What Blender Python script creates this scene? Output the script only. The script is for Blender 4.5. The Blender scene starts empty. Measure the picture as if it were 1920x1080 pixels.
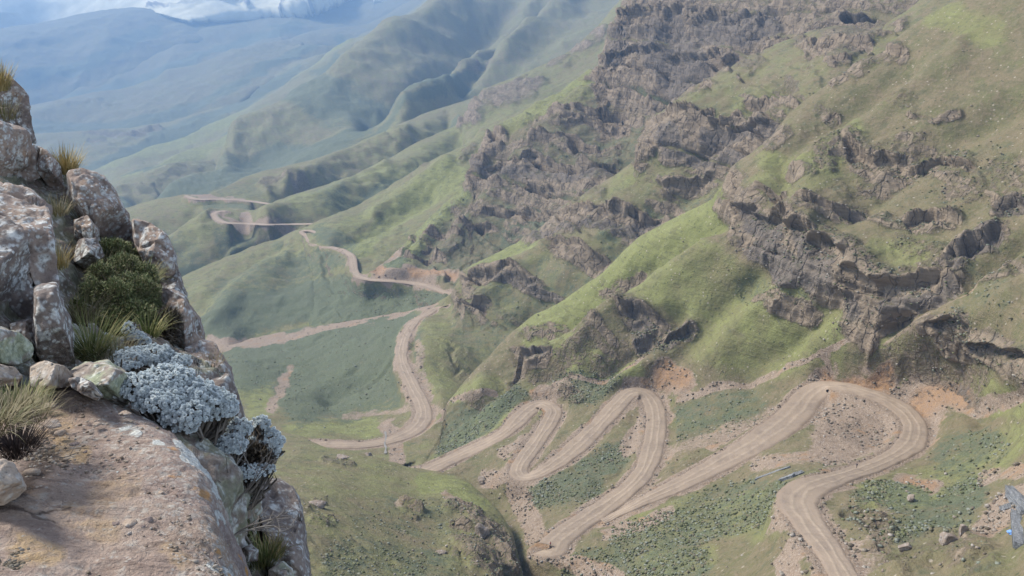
import bpy, bmesh, math, random
import numpy as np
from mathutils import Vector
random.seed(7)
RNG = np.random.default_rng(11)
scene = bpy.context.scene
COL = scene.collection

# ------------------------------------------------------------------ camera
FPX, PITCH = 1800.0, math.radians(18.0)
cam = bpy.data.cameras.new("camera")
cam.sensor_width = 36.0
cam.lens = 36.0 * FPX / 1920.0
cam.clip_start, cam.clip_end = 0.1, 40000.0
cam_ob = bpy.data.objects.new("camera", cam)
cam_ob.location = (0, 0, 0)
cam_ob.rotation_euler = (math.pi / 2 - PITCH, 0, 0)
COL.objects.link(cam_ob)
scene.camera = cam_ob

# ------------------------------------------------------------------ light
SUN_EL, SUN_AZ = math.radians(42.0), math.radians(-64.0)     # azimuth from +Y towards +X
sun_dir = Vector((math.sin(SUN_AZ) * math.cos(SUN_EL), math.cos(SUN_AZ) * math.cos(SUN_EL), math.sin(SUN_EL)))
world = bpy.data.worlds.new("World")
scene.world = world
world.use_nodes = True
wn = world.node_tree
wn.nodes.clear()
w_out = wn.nodes.new("ShaderNodeOutputWorld")
w_bg = wn.nodes.new("ShaderNodeBackground")
w_sky = wn.nodes.new("ShaderNodeTexSky")
w_sky.sky_type = 'NISHITA'
w_sky.sun_disc = False
w_sky.sun_elevation = SUN_EL
w_sky.sun_rotation = SUN_AZ
w_sky.altitude = 2800
w_sky.air_density = 1.0
w_sky.dust_density = 3.0
w_bg.inputs['Strength'].default_value = 0.12
w_hs = wn.nodes.new('ShaderNodeHueSaturation')        # thin high cloud takes the blue out of the sky light
w_hs.inputs['Saturation'].default_value = 0.55
wn.links.new(w_sky.outputs[0], w_hs.inputs['Color'])
wn.links.new(w_hs.outputs[0], w_bg.inputs[0])
wn.links.new(w_bg.outputs[0], w_out.inputs[0])
sun = bpy.data.lights.new("sun", 'SUN')
sun.energy = 2.4
sun.angle = math.radians(15.0)
sun.color = (1.0, 0.94, 0.84)
sun_ob = bpy.data.objects.new("sun", sun)
sun_ob.rotation_euler = (-sun_dir).to_track_quat('-Z', 'Y').to_euler()
COL.objects.link(sun_ob)
scene.view_settings.view_transform = 'Standard'
scene.view_settings.look = 'None'
scene.view_settings.gamma = 1.0
scene.view_settings.use_curve_mapping = False
scene.view_settings.exposure = 1.45
scene.cycles.volume_bounces = 1
scene.cycles.max_bounces = 6
scene.cycles.use_denoising = True

# ------------------------------------------------------------------ maths helpers
SP, CP = math.sin(PITCH), math.cos(PITCH)
def rays(u, v):
    """unit view directions (N,3) for points of the 1920x1080 photograph"""
    u = np.asarray(u, float); v = np.asarray(v, float)
    a = (u - 960.0) / FPX; b = -(v - 540.0) / FPX
    d = np.stack([a, CP + b * SP, -SP + b * CP], -1)
    return d / np.linalg.norm(d, axis=-1, keepdims=True)
def at(u, v, d):
    return rays(u, v) * np.asarray(d, float)[..., None]
def at1(u, v, d):
    return Vector(rays(u, v) * d)
def dist_of(u, v, val):
    """positive = distance along the view ray, negative = elevation"""
    if val > 0: return val
    return val / rays(u, v)[2]
LAT = np.random.default_rng(5).random((64, 64, 64)).astype(np.float32)
def vnoise(P, s, off=0.0):
    """value noise 0..1, s = wavelength in metres (scalar or 3 values)"""
    q = (P / np.asarray(s, float) + off + 1000.0)
    i = np.floor(q).astype(np.int64); f = (q - i).astype(np.float32)
    f = f * f * f * (f * (f * 6 - 15) + 10)
    x0 = i[..., 0] & 63; y0 = i[..., 1] & 63; z0 = i[..., 2] & 63
    x1 = (x0 + 1) & 63; y1 = (y0 + 1) & 63; z1 = (z0 + 1) & 63
    fx, fy, fz = f[..., 0], f[..., 1], f[..., 2]
    def lerp(a, b, t): return a + (b - a) * t
    a = lerp(lerp(LAT[x0, y0, z0], LAT[x1, y0, z0], fx), lerp(LAT[x0, y1, z0], LAT[x1, y1, z0], fx), fy)
    b = lerp(lerp(LAT[x0, y0, z1], LAT[x1, y0, z1], fx), lerp(LAT[x0, y1, z1], LAT[x1, y1, z1], fx), fy)
    return lerp(a, b, fz)
def fbm(P, s, octv=4, gain=0.5, off=0.0):
    """-1..1"""
    t = 0.0; amp = 1.0; tot = 0.0; s = np.asarray(s, float)
    for k in range(octv):
        t = t + amp * (vnoise(P, s, off + 7.31 * k) * 2 - 1); tot += amp
        amp *= gain; s = s * 0.47
    return t / tot * 1.6
def ridged(P, s, octv=3, off=0.0):
    t = 0.0; amp = 1.0; tot = 0.0; s = np.asarray(s, float)
    for k in range(octv):
        t = t + amp * (1 - np.abs(vnoise(P, s, off + 3.17 * k) * 2 - 1)); tot += amp
        amp *= 0.5; s = s * 0.47
    return t / tot
def sstep(a, b, x):
    t = np.clip((x - a) / (b - a), 0, 1)
    return t * t * (3 - 2 * t)
def seg_dist(U, V, pts):
    """distance of points to a polyline"""
    best = np.full(U.shape, 1e9)
    if len(pts) == 1:
        return np.hypot(U - pts[0][0], V - pts[0][1])
    for (ax, ay), (bx, by) in zip(pts[:-1], pts[1:]):
        dx, dy = bx - ax, by - ay
        t = np.clip(((U - ax) * dx + (V - ay) * dy) / (dx * dx + dy * dy + 1e-9), 0, 1)
        best = np.minimum(best, np.hypot(U - ax - t * dx, V - ay - t * dy))
    return best
class Depth:
    """smooth distance field through measured points (thin-plate spline on log distance)"""
    def __init__(self, ctrl, u0, u1, v0, v1, step=6.0):
        c = np.array([(u, v, math.log(dist_of(u, v, d))) for u, v, d in ctrl])
        x = c[:, :2] / 300.0; n = len(c)
        K = self.ker(np.linalg.norm(x[:, None] - x[None], axis=-1)) + 0.004 * np.eye(n)
        Q = np.hstack([np.ones((n, 1)), x])
        M = np.block([[K, Q], [Q.T, np.zeros((3, 3))]])
        w = np.linalg.solve(M, np.concatenate([c[:, 2], np.zeros(3)]))
        self.u0, self.v0, self.step = u0, v0, step
        gu = np.arange(u0, u1 + 2 * step, step); gv = np.arange(v0, v1 + 2 * step, step)
        U, V = np.meshgrid(gu, gv)
        out = w[n] + w[n + 1] * U / 300 + w[n + 2] * V / 300
        for k in range(n):
            out += w[k] * self.ker(np.hypot(U / 300 - x[k, 0], V / 300 - x[k, 1]))
        self.g = out
    @staticmethod
    def ker(r):
        return np.where(r > 1e-9, r * r * np.log(r + 1e-12), 0)
    def __call__(self, U, V):
        a = np.clip((np.asarray(U, float) - self.u0) / self.step, 0, self.g.shape[1] - 1.001)
        b = np.clip((np.asarray(V, float) - self.v0) / self.step, 0, self.g.shape[0] - 1.001)
        i = a.astype(int); j = b.astype(int); fa = a - i; fb = b - j
        g = self.g
        return np.exp((g[j, i] * (1 - fa) + g[j, i + 1] * fa) * (1 - fb) + (g[j + 1, i] * (1 - fa) + g[j + 1, i + 1] * fa) * fb)

# ------------------------------------------------------------------ object helpers
def props(o, label=None, cat=None, group=None, kind=None):
    if label: o['label'] = label
    if cat: o['category'] = cat
    if group: o['group'] = group
    if kind: o['kind'] = kind
    return o
def mesh_obj(name, verts, faces, mat, parent=None, smooth=True):
    """verts (N,3) array, faces list or (M,k) array"""
    me = bpy.data.meshes.new(name)
    verts = np.asarray(verts, np.float32)
    if isinstance(faces, np.ndarray):
        m, k = faces.shape
        me.vertices.add(len(verts)); me.vertices.foreach_set("co", verts.ravel())
        me.loops.add(m * k); me.loops.foreach_set("vertex_index", faces.astype(np.int32).ravel())
        me.polygons.add(m); me.polygons.foreach_set("loop_start", np.arange(0, m * k, k, dtype=np.int32))
        me.update(calc_edges=True)
    else:
        me.from_pydata([tuple(x) for x in verts], [], faces)
    if smooth: me.polygons.foreach_set("use_smooth", np.ones(len(me.polygons), bool))
    if mat: me.materials.append(mat)
    o = bpy.data.objects.new(name, me); COL.objects.link(o)
    if parent: o.parent = parent
    return o
def vattr(o, name, rgba):
    a = o.data.attributes.new(name, 'FLOAT_COLOR', 'POINT')
    a.data.foreach_set("color", np.asarray(rgba, np.float32).ravel())
def grid_faces(nr, nc):
    i = np.arange(nr * nc).reshape(nr, nc)
    return np.stack([i[:-1, :-1].ravel(), i[1:, :-1].ravel(), i[1:, 1:].ravel(), i[:-1, 1:].ravel()], -1)
def empty(name, loc):
    o = bpy.data.objects.new(name, None); o.empty_display_size = 0.1
    o.location = loc; COL.objects.link(o); return o

# ------------------------------------------------------------------ node material helper
class NT:
    def __init__(self, name):
        self.m = bpy.data.materials.new(name); self.m.use_nodes = True
        self.t = self.m.node_tree; self.t.nodes.clear()
        self.out = self.n('ShaderNodeOutputMaterial')
        self.b = self.n('ShaderNodeBsdfPrincipled')
        self.b.inputs['Roughness'].default_value = 0.9
        self.b.inputs['Specular IOR Level'].default_value = 0.2
        self.l(self.b.outputs[0], self.out.inputs[0])
        self.co = self.n('ShaderNodeTexCoord').outputs['Object']
    def n(self, k, **kw):
        x = self.t.nodes.new(k)
        for a, v in kw.items(): setattr(x, a, v)
        return x
    def l(self, a, b): self.t.links.new(a, b)
    def put(self, sock, v):
        if hasattr(v, 'is_linked'): self.l(v, sock)
        elif isinstance(v, (tuple, list)) and sock.type == 'RGBA' and len(v) == 3: sock.default_value = (*v, 1)
        else: sock.default_value = v
    def noise(self, scale, detail=4, rough=0.55, co=None, vec_scale=None, dist=0.0, lac=2.0):
        x = self.n('ShaderNodeTexNoise'); c = co or self.co
        if vec_scale:
            mp = self.n('ShaderNodeMapping'); self.l(c, mp.inputs[0]); mp.inputs['Scale'].default_value = vec_scale; c = mp.outputs[0]
        self.l(c, x.inputs['Vector']); x.inputs['Scale'].default_value = scale; x.inputs['Detail'].default_value = detail
        x.inputs['Roughness'].default_value = rough; x.inputs['Distortion'].default_value = dist; x.inputs['Lacunarity'].default_value = lac
        return x.outputs['Fac']
    def voro(self, scale, feature='F1', out='Distance', co=None, rnd=1.0):
        x = self.n('ShaderNodeTexVoronoi', feature=feature); self.l(co or self.co, x.inputs['Vector'])
        x.inputs['Scale'].default_value = scale; x.inputs['Randomness'].default_value = rnd
        return x.outputs[out]
    def ramp(self, fac, lo, hi, a=0.0, b=1.0):
        x = self.n('ShaderNodeMapRange'); x.interpolation_type = 'SMOOTHSTEP'
        self.l(fac, x.inputs[0]); x.inputs[1].default_value = lo; x.inputs[2].default_value = hi
        x.inputs[3].default_value = a; x.inputs[4].default_value = b
        return x.outputs[0]
    def math(self, op, a, b=0.0, clamp=False):
        x = self.n('ShaderNodeMath', operation=op); x.use_clamp = clamp
        self.put(x.inputs[0], a); self.put(x.inputs[1], b); return x.outputs[0]
    def mix(self, fac, a, b, mode='MIX'):
        x = self.n('ShaderNodeMix', data_type='RGBA', blend_type=mode)
        self.put(x.inputs[0], fac); self.put(x.inputs[6], a); self.put(x.inputs[7], b)
        return x.outputs[2]
    def attr(self, name):
        x = self.n('ShaderNodeAttribute', attribute_name=name)
        s = self.n('ShaderNodeSeparateColor'); self.l(x.outputs['Color'], s.inputs[0])
        return s.outputs[0], s.outputs[1], s.outputs[2], x.outputs['Alpha']
    def color(self, c): self.put(self.b.inputs['Base Color'], c)
    def bump(self, h, strength=0.5, dist=1.0):
        x = self.n('ShaderNodeBump'); self.l(h, x.inputs['Height'])
        x.inputs['Strength'].default_value = strength; x.inputs['Distance'].default_value = dist
        self.l(x.outputs[0], self.b.inputs['Normal'])

def terrain_material():
    t = NT("terrain")
    rock, lush_lit, soil, bush = t.attr("cls")
    n1 = t.noise(0.012, 5); n2 = t.noise(0.09, 6, 0.6); n3 = t.noise(0.6, 5, 0.65); n4 = t.noise(2.2, 3, 0.6)
    n0 = t.noise(0.16, 4, .6)
    dry = t.mix(t.ramp(n2, .35, .68), (0.150, 0.122, 0.072), (0.112, 0.108, 0.052))
    dry = t.mix(t.ramp(n3, .46, .72, 0, .8), dry, (0.195, 0.152, 0.105))
    dry = t.mix(t.ramp(n0, .54, .70, 0, .7), dry, (0.085, 0.085, 0.045))
    green = t.mix(t.ramp(n2, .3, .7), (0.142, 0.154, 0.055), (0.188, 0.197, 0.076))
    green = t.mix(t.ramp(n3, .50, .75, 0, .6), green, (0.118, 0.114, 0.062))
    green = t.mix(t.ramp(n0, .55, .72, 0, .6), green, (0.120, 0.112, 0.052))
    terr = t.noise(.9, 4, .6, vec_scale=(.10, .10, 1.0), dist=.4)
    lf = t.math('ADD', lush_lit, t.math('MULTIPLY', t.math('SUBTRACT', t.math('ADD', n1, n2), 1.0), 1.1), True)
    g = t.mix(lf, dry, green)
    g = t.mix(t.ramp(terr, .52, .64, 0, .40), g, (0.085, 0.080, 0.042))
    g = t.mix(t.ramp(n4, .54, .68, 0, .45), g, (0.080, 0.080, 0.042)); g = t.mix(t.ramp(n4, .44, .32, 0, .35), g, (0.215, 0.195, 0.110))
    vc = t.n('ShaderNodeTexVoronoi'); t.l(t.co, vc.inputs['Vector']); vc.inputs['Scale'].default_value = .62
    vs = t.n('ShaderNodeSeparateColor'); t.l(vc.outputs['Color'], vs.inputs[0])
    spot = t.math('MULTIPLY', t.ramp(vc.outputs['Distance'], .34, .20), t.ramp(vs.outputs[0], .80, .84))
    g = t.mix(t.math('MULTIPLY', spot, .8), g, t.mix(t.ramp(vs.outputs[1], .55, .6), (0.060, 0.066, 0.034), (0.30, 0.26, 0.205)))
    # low scrub: dark and grey-green mottles; far and gully strokes also paint shade
    sc = t.mix(t.ramp(n4, .42, .6), (0.058, 0.072, 0.040), (0.105, 0.125, 0.082))
    bf = t.math('MULTIPLY', t.ramp(t.math('ADD', bush, t.math('MULTIPLY', t.math('SUBTRACT', t.math('ADD', n3, n0), 1.0), 1.3)), .25, .85), .85)
    g = t.mix(bf, g, sc)
    # bare ground and scree
    s1 = t.mix(t.ramp(n3, .35, .65), (0.180, 0.135, 0.098), (0.230, 0.175, 0.130))
    s1 = t.mix(t.ramp(n4, .50, .66), s1, (0.30, 0.25, 0.205))
    s1 = t.mix(t.ramp(n2, .55, .72), s1, (0.25, 0.155, 0.085))
    s1 = t.mix(t.ramp(n4, .40, .30), s1, (0.12, 0.088, 0.070))
    st = t.attr('stain_shade')[0]
    s1 = t.mix(t.math('MULTIPLY', st, .75), s1, t.mix(t.ramp(n3, .35, .6), (0.30, 0.175, 0.085), (0.22, 0.135, 0.080)))
    sf = t.ramp(t.math('ADD', soil, t.math('MULTIPLY', t.math('SUBTRACT', t.math('ADD', n3, t.math('MULTIPLY', n0, .8)), .9), 1.1)), .30, .70)
    g = t.mix(sf, g, s1)
    # layered basalt
    strata = t.noise(0.35, 5, .65, vec_scale=(.12, .12, 1.3), dist=.6)
    flute = t.noise(0.30, 5, .65, vec_scale=(1, 1, .16))
    r = t.mix(t.ramp(strata, .35, .68), (0.155, 0.122, 0.088), (0.225, 0.178, 0.128))
    r = t.mix(t.ramp(flute, .50, .72, 0, .75), r, (0.250, 0.192, 0.138))
    r = t.mix(t.ramp(flute, .45, .28, 0, .75), r, (0.100, 0.086, 0.078))
    r = t.mix(t.ramp(n3, .62, .76, 0, .7), r, (0.225, 0.185, 0.148))
    st = t.attr('stain_shade')[0]
    r = t.mix(t.math('MULTIPLY', t.ramp(t.math('ADD', st, t.math('SUBTRACT', flute, .5)),   .25, .75), .55), r, t.mix(t.ramp(flute, .4, .62), (0.058, 0.055, 0.056), (0.112, 0.100, 0.092)))
    def cracks(scale, zs, w):
        x = t.n('ShaderNodeTexVoronoi', feature='DISTANCE_TO_EDGE'); mp = t.n('ShaderNodeMapping'); mp.inputs['Scale'].default_value = (1, 1, zs)
        wv = t.n('ShaderNodeVectorMath', operation='ADD'); nn = t.n('ShaderNodeTexNoise'); t.l(t.co, nn.inputs['Vector']); nn.inputs['Scale'].default_value = .25
        sc_ = t.n('ShaderNodeVectorMath', operation='SCALE'); t.l(nn.outputs['Color'], sc_.inputs[0]); sc_.inputs['Scale'].default_value = 4.0
        t.l(t.co, wv.inputs[0]); t.l(sc_.outputs[0], wv.inputs[1]); t.l(wv.outputs[0], mp.inputs[0]); t.l(mp.outputs[0], x.inputs['Vector']); x.inputs['Scale'].default_value = scale
        return t.ramp(x.outputs['Distance'], w, 0.0)
    ck = cracks(.15, .16, .07)
    r = t.mix(t.math('MULTIPLY', ck, .5), r, (0.045, 0.038, 0.034))
    rg = t.mix(t.ramp(n0, .46, .62, 0, .7), r, (0.105, 0.102, 0.056))
    rf = t.ramp(t.math('ADD', rock, t.math('MULTIPLY', t.math('SUBTRACT', t.math('ADD', n3, t.math('MULTIPLY', n2, .6)), .8), 1.0)), .30, .62)
    rr = t.mix(rock, rg, r)
    c = t.mix(rf, g, rr)
    t.color(c)
    h = t.math('ADD', t.math('MULTIPLY', n3, 1.2), t.math('MULTIPLY', n4, .5))
    h = t.math('ADD', h, t.math('MULTIPLY', t.math('MULTIPLY', t.math('ADD', strata, flute), rf), 1.6))
    h = t.math('SUBTRACT', h, t.math('MULTIPLY', t.math('MULTIPLY', ck, rf), 1.2)); h = t.math('ADD', h, t.math('MULTIPLY', terr, .5))
    t.bump(h, 0.65, 1.0)
    return t.m
M_TERRAIN = terrain_material()

# ================================================================== TERRAIN
def strokes(U, V, items):
    m = np.zeros(U.shape)
    for w, hw, pts in items:
        us = [p[0] for p in pts]; vs = [p[1] for p in pts]; g = hw * 1.7
        k = (U > min(us) - g) & (U < max(us) + g) & (V > min(vs) - g) & (V < max(vs) + g)
        if not k.any(): continue
        d = seg_dist(U[k], V[k], pts)
        m[k] = np.maximum(m[k], w * (1 - sstep(hw * .55, hw * 1.35, d)))
    return m
def smooth_path(pts, step):
    """Catmull-Rom through pts (tuples), resampled"""
    p = np.array(pts, float); n = len(p); out = []
    for i in range(n - 1):
        a, b, c, d = p[max(i - 1, 0)], p[i], p[i + 1], p[min(i + 2, n - 1)]
        k = max(2, int(np.linalg.norm(c[:2] - b[:2]) / step))
        for t in np.arange(k) / k:
            out.append(.5 * (2 * b + (c - a) * t + (2 * a - 5 * b + 4 * c - d) * t * t + (3 * b - a - 3 * c + d) * t ** 3))
    out.append(p[-1]); return np.array(out)

class Blend:
    """one distance field passing into another between two columns of the photograph"""
    def __init__(self, left, right, a, b): self.l, self.r, self.a, self.b = left, right, a, b
    def __call__(self, U, V):
        w = sstep(self.a, self.b, np.asarray(U, float))
        return self.l(U, V) * (1 - w) + self.r(U, V) * w
NEAR = []          # sheets already built, nearest first
SHEETS = {}
ROAD_BITS = []
def sheet(name, crest, ctrl, u0, u1, bottom, step=2.2, sc=1.0, amp=1.0, rock=(), lush_lit=(), soil=(), bush=(), pits=(), base=(0, .25, 0, .1), roads=(), jit=2.0, back=60.0, mat=None, rockamp=1.0, gully=1.0, terr=(11.0, 2.4, .45), sink=0, blend=None, stain_shade=(), bands=(), bamp=4.2, shape=(), flute=1.0, rbase=None, rnd=None, rndk=.022, relief=1.0):
    cr = np.array(crest, float); bt = np.array(bottom, float)
    nu = int((u1 - u0) / step) + 1
    uu = np.linspace(u0, u1, nu)
    P1 = np.stack([uu, np.full(nu, hash(len(name)) % 50 * 3.1), np.zeros(nu)], -1)
    vc = np.interp(uu, cr[:, 0], cr[:, 1]) + jit * fbm(P1, 40, 4, .6)
    vb = np.maximum(np.interp(uu, bt[:, 0], bt[:, 1]) + (70 if sc > 5 else 0), vc + 8)
    nr = int((vb - vc).max() / step) + 2
    t = np.linspace(0, 1, nr)[:, None]
    U = np.broadcast_to(uu, (nr, nu)); V = vc + t * (vb - vc)
    dep = Depth(ctrl, u0, u1, V.min(), V.max())
    if blend: dep = Blend(Depth(blend[0], u0, u1, V.min(), V.max()), dep, blend[1], blend[2])
    D = dep(U, V)
    if sink: D = D * (1 + .012 * (1 - sstep(u0, u0 + sink, U)))
    if rnd: D = D * (1 + rndk * np.exp(-(V - vc) / 13.0) * sstep(rnd[0], rnd[1], U))
    for ncr, n0, n1, ndep in NEAR:
        inside = V - np.interp(U, ncr[:, 0], ncr[:, 1])
        k = (inside > 0) & (U > n0) & (U < n1)
        if k.any():
            D = D.copy()
            D[k] = np.maximum(D[k], ndep(U[k], V[k]) * (1 + np.minimum(.14 if sc > 5 else .05, (.0022 if sc > 5 else .0006) * inside[k]) * sstep(n0, n0 + 90, U[k])))
    P = rays(U, V) * D[..., None]
    # masks, warped so that their borders wander
    wu = U + 9 * fbm(P, 30 * sc, 3) + 4 * fbm(P, 7 * sc, 2, off=3); wv = V + 7 * fbm(P, 30 * sc, 3, off=9) + 4 * fbm(P, 7 * sc, 2, off=13)
    R = np.clip(np.maximum(base[0], strokes(wu, wv, rock)), 0, 1)
    L0 = base[1]
    if rbase: q = sstep(rbase[1], rbase[2], wu); R = np.maximum(R, rbase[0] * q); L0 = base[1] - (base[1] + .35) * q
    L = np.clip(np.maximum(L0, strokes(wu, wv, lush_lit) * 1.35 - .35), -.35, 1)
    S = np.clip(np.maximum(base[2], strokes(wu, wv, soil)), 0, 1)
    B = np.clip(np.maximum(base[3], strokes(wu, wv, bush)), 0, 1)
    T = np.clip(strokes(wu, wv, stain_shade), 0, 1)
    # relief along the normal
    du = np.gradient(P, axis=1); dv = np.gradient(P, axis=0)
    N = np.cross(dv, du); N /= np.linalg.norm(N, axis=-1, keepdims=True) + 1e-12
    N[(N * P).sum(-1) > 0] *= -1
    for ax in (0, 1):                                   # soften the normals
        for _ in range(6):
            N = (np.roll(N, 1, ax) + 2 * N + np.roll(N, -1, ax)) / 4
    N /= np.linalg.norm(N, axis=-1, keepdims=True) + 1e-12
    h = amp * sc * (2.2 * relief * fbm(P, 60 * sc * relief, 4) + .35 * fbm(P, 6 * sc, 4, .6, off=21))
    h += amp * sc * gully * 2.4 * relief * (ridged(P, np.array([42, 60, 200]) * sc * relief, 3, off=31) - .62)
    wz = P[..., 2] / (terr[0] * sc) + .55 * fbm(P, 80 * sc, 3, off=71) + .12 * fbm(P, 12 * sc, 2, off=73)
    fz = wz - np.floor(wz); wz2 = wz * 3.1 + .4 * fbm(P, 25 * sc, 2, off=75); fz2 = wz2 - np.floor(wz2)
    prof = sstep(0, .16, fz) * (.55 + .45 * fz) * (1 - sstep(.90, 1.0, fz))
    ledge = (prof - .45) * sstep(.20, .45, vnoise(P, np.array([90, 90, 14]) * sc, 77)) + .22 * (fz2 ** 1.3 - .45)
    rk = sc * rockamp * (terr[1] * 1.9 * ledge + 2.2 * fbm(P, np.array([34, 34, 50]) * sc, 3, off=41)
             + 4.6 * flute * (ridged(P, np.array([19, 19, 140]) * sc, 2, off=51) - .66) + 2.2 * flute * (ridged(P, np.array([6, 6, 60]) * sc, 2, off=53) - .66)
             + .7 * fbm(P, np.array([5, 5, 6]) * sc, 4, .55, off=61) + .6)
    bandmask = sstep(.10, .30, fz)
    R = R * (1 - terr[2] * (1 - bandmask))
    hb = 0.0
    if bands:                                            # sheer faces under a traced lip
        R = R * .93; hb = np.zeros(U.shape)
        su = U + .6 * (wu - U) + 3 * fbm(P, np.array([11, 11, 300]) * sc, 2, off=93); sv = V + .8 * (wv - V)
        cut = 4.0 * (ridged(P, np.array([13, 13, 300]) * sc, 2, off=95) - .6)
        for Hp, pts in bands:
            bu = [q[0] for q in pts]; lip = np.interp(su, bu, [q[1] for q in pts]) + 9 * cut * Hp / 60
            end = sstep(bu[0] - 6, bu[0] + 14, su) * (1 - sstep(bu[-1] - 14, bu[-1] + 6, su)); Hl = Hp * (.35 + .65 * end) * (.75 + .5 * vnoise(P, 40 * sc, 97))
            q = sv - lip
            hb = np.where(np.abs(q) < 3 * Hl, hb + bamp * sc * end * min(1.0, .45 + Hp / 60) * (np.exp(-np.clip(-q, 0, None) / (.35 * Hp + 3)) * .8 * (q <= 0) + (q > 0) * (.8 - 1.7 * sstep(0, 5, q)) * (1 - sstep(.25 * Hl, 1.2 * Hl, q))), hb)
            R = np.maximum(R, end * sstep(-3, 1, q) * (1 - sstep(.8 * Hl, 1.15 * Hl, q)))
    rough = np.maximum(R, .22 * sstep(.45, .7, vnoise(P, 45 * sc, 79)) * (sc < 3))
    h += rough * rk + hb
    for am, hw, pts in shape: h += am * np.exp(-(seg_dist(wu * .6 + U * .4, wv * .6 + V * .4, pts) / hw) ** 2)
    if pits:
        fl = .35 + 1.2 * sstep(.3, .8, ridged(P, np.array([9, 9, 70]) * sc, 2, off=57))
        for a, b, c in pits: h -= .5 * a * fl * strokes(wu, wv, [(1, b, c)])
    h *= 1 - .65 * np.exp(-(V - vc) / 14.0)
    P = P + N * h[..., None]
    d1 = np.gradient(P, axis=1); d2 = np.gradient(P, axis=0)
    N2 = np.cross(d2, d1); N2 /= np.linalg.norm(N2, axis=-1, keepdims=True) + 1e-12
    nz = np.abs(N2[..., 2])
    for ax in (0, 1): nz = (np.roll(nz, 1, ax) + nz + np.roll(nz, -1, ax)) / 3
    steep = 1 - sstep(.50, .86, nz)
    ledges = R * (1 - steep)
    R = np.clip(R * (.58 + .62 * steep) + .75 * (rough - R) * sstep(.5, .9, steep) * 3 * (sc < 3), 0, 1)
    B = np.clip(np.maximum(B, ledges * .55), 0, 1)
    # benches for the road
    for path, hw in roads:
        q = smooth_path(path, 3.0)
        k = (U > q[:, 0].min() - 60) & (U < q[:, 0].max() + 60) & (V > q[:, 1].min() - 60) & (V < q[:, 1].max() + 60)
        C = at(q[:, 0], q[:, 1], dep(q[:, 0], q[:, 1]))
        hwv = q[:, 2] if q.shape[1] > 2 else np.full(len(q), hw)
        for _ in range(10):
            C[1:-1, 2] = (C[:-2, 2] + 2 * C[1:-1, 2] + C[2:, 2]) / 4
        ROAD_BITS.append((C, hwv))
        sel = P[k]; best = np.full(len(sel), 1e9); bi = np.zeros(len(sel), int)
        for c0 in range(0, len(sel), 20000):
            e = sel[c0:c0 + 20000]
            d2 = (e[:, None, 0] - C[None, :, 0]) ** 2 + (e[:, None, 1] - C[None, :, 1]) ** 2 + .3 * (e[:, None, 2] - C[None, :, 2]) ** 2
            j = d2.argmin(1); bi[c0:c0 + 20000] = j; best[c0:c0 + 20000] = np.sqrt(d2[np.arange(len(e)), j])
        f = 1 - sstep(0, 5.0, best - hwv[bi] - .6)
        sel[:, 2] = sel[:, 2] * (1 - f) + (C[bi, 2] - .22) * f
        P[k] = sel
        nz = fbm(sel, 9, 3)
        s = S[k]; s = np.maximum(s, 1 - sstep(0, 3.2, best - hwv[bi] - .6 - 2.0 * nz)); S[k] = s
        R[k] *= 1 - .8 * f; B[k] *= 1 - f
    # the far side of the crest
    nb = 12
    c0 = P[0]; hd = c0[:, :2] / np.linalg.norm(c0[:, :2], axis=1, keepdims=True)
    tan = -c0[:, 2] / np.linalg.norm(c0[:, :2], axis=1)
    rows = []
    for i in range(nb, 0, -1):
        s = back * sc * (i / nb) ** 1.6
        z = c0[:, 2] - (np.maximum(tan, 0) + .12) * s - .5 * s * s / (back * sc)
        b = np.stack([c0[:, 0] + hd[:, 0] * s, c0[:, 1] + hd[:, 1] * s, z], -1)
        b[:, 2] += np.minimum(s * .05, .8 * sc) * fbm(b, 14 * sc, 3)
        rows.append(b)
    Pf = np.concatenate([np.array(rows), P], 0)
    def ext(a): return np.concatenate([np.repeat(a[:1], nb, 0), a], 0)
    o = mesh_obj(name, Pf.reshape(-1, 3), grid_faces(nr + nb, nu), mat or M_TERRAIN)
    vattr(o, "cls", np.stack([ext(R), ext(L), ext(S), ext(B)], -1).reshape(-1, 4))
    vattr(o, "stain_shade", np.stack([ext(T)] * 4, -1).reshape(-1, 4))
    props(o, kind='structure')
    NEAR.append((np.column_stack([uu, vc]), u0 + .6 * sink, u1, dep))
    SHEETS[name] = dict(P=P, N=N, R=R, L=L, S=S, B=B, U=U, V=V, dep=dep)
    return o

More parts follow.
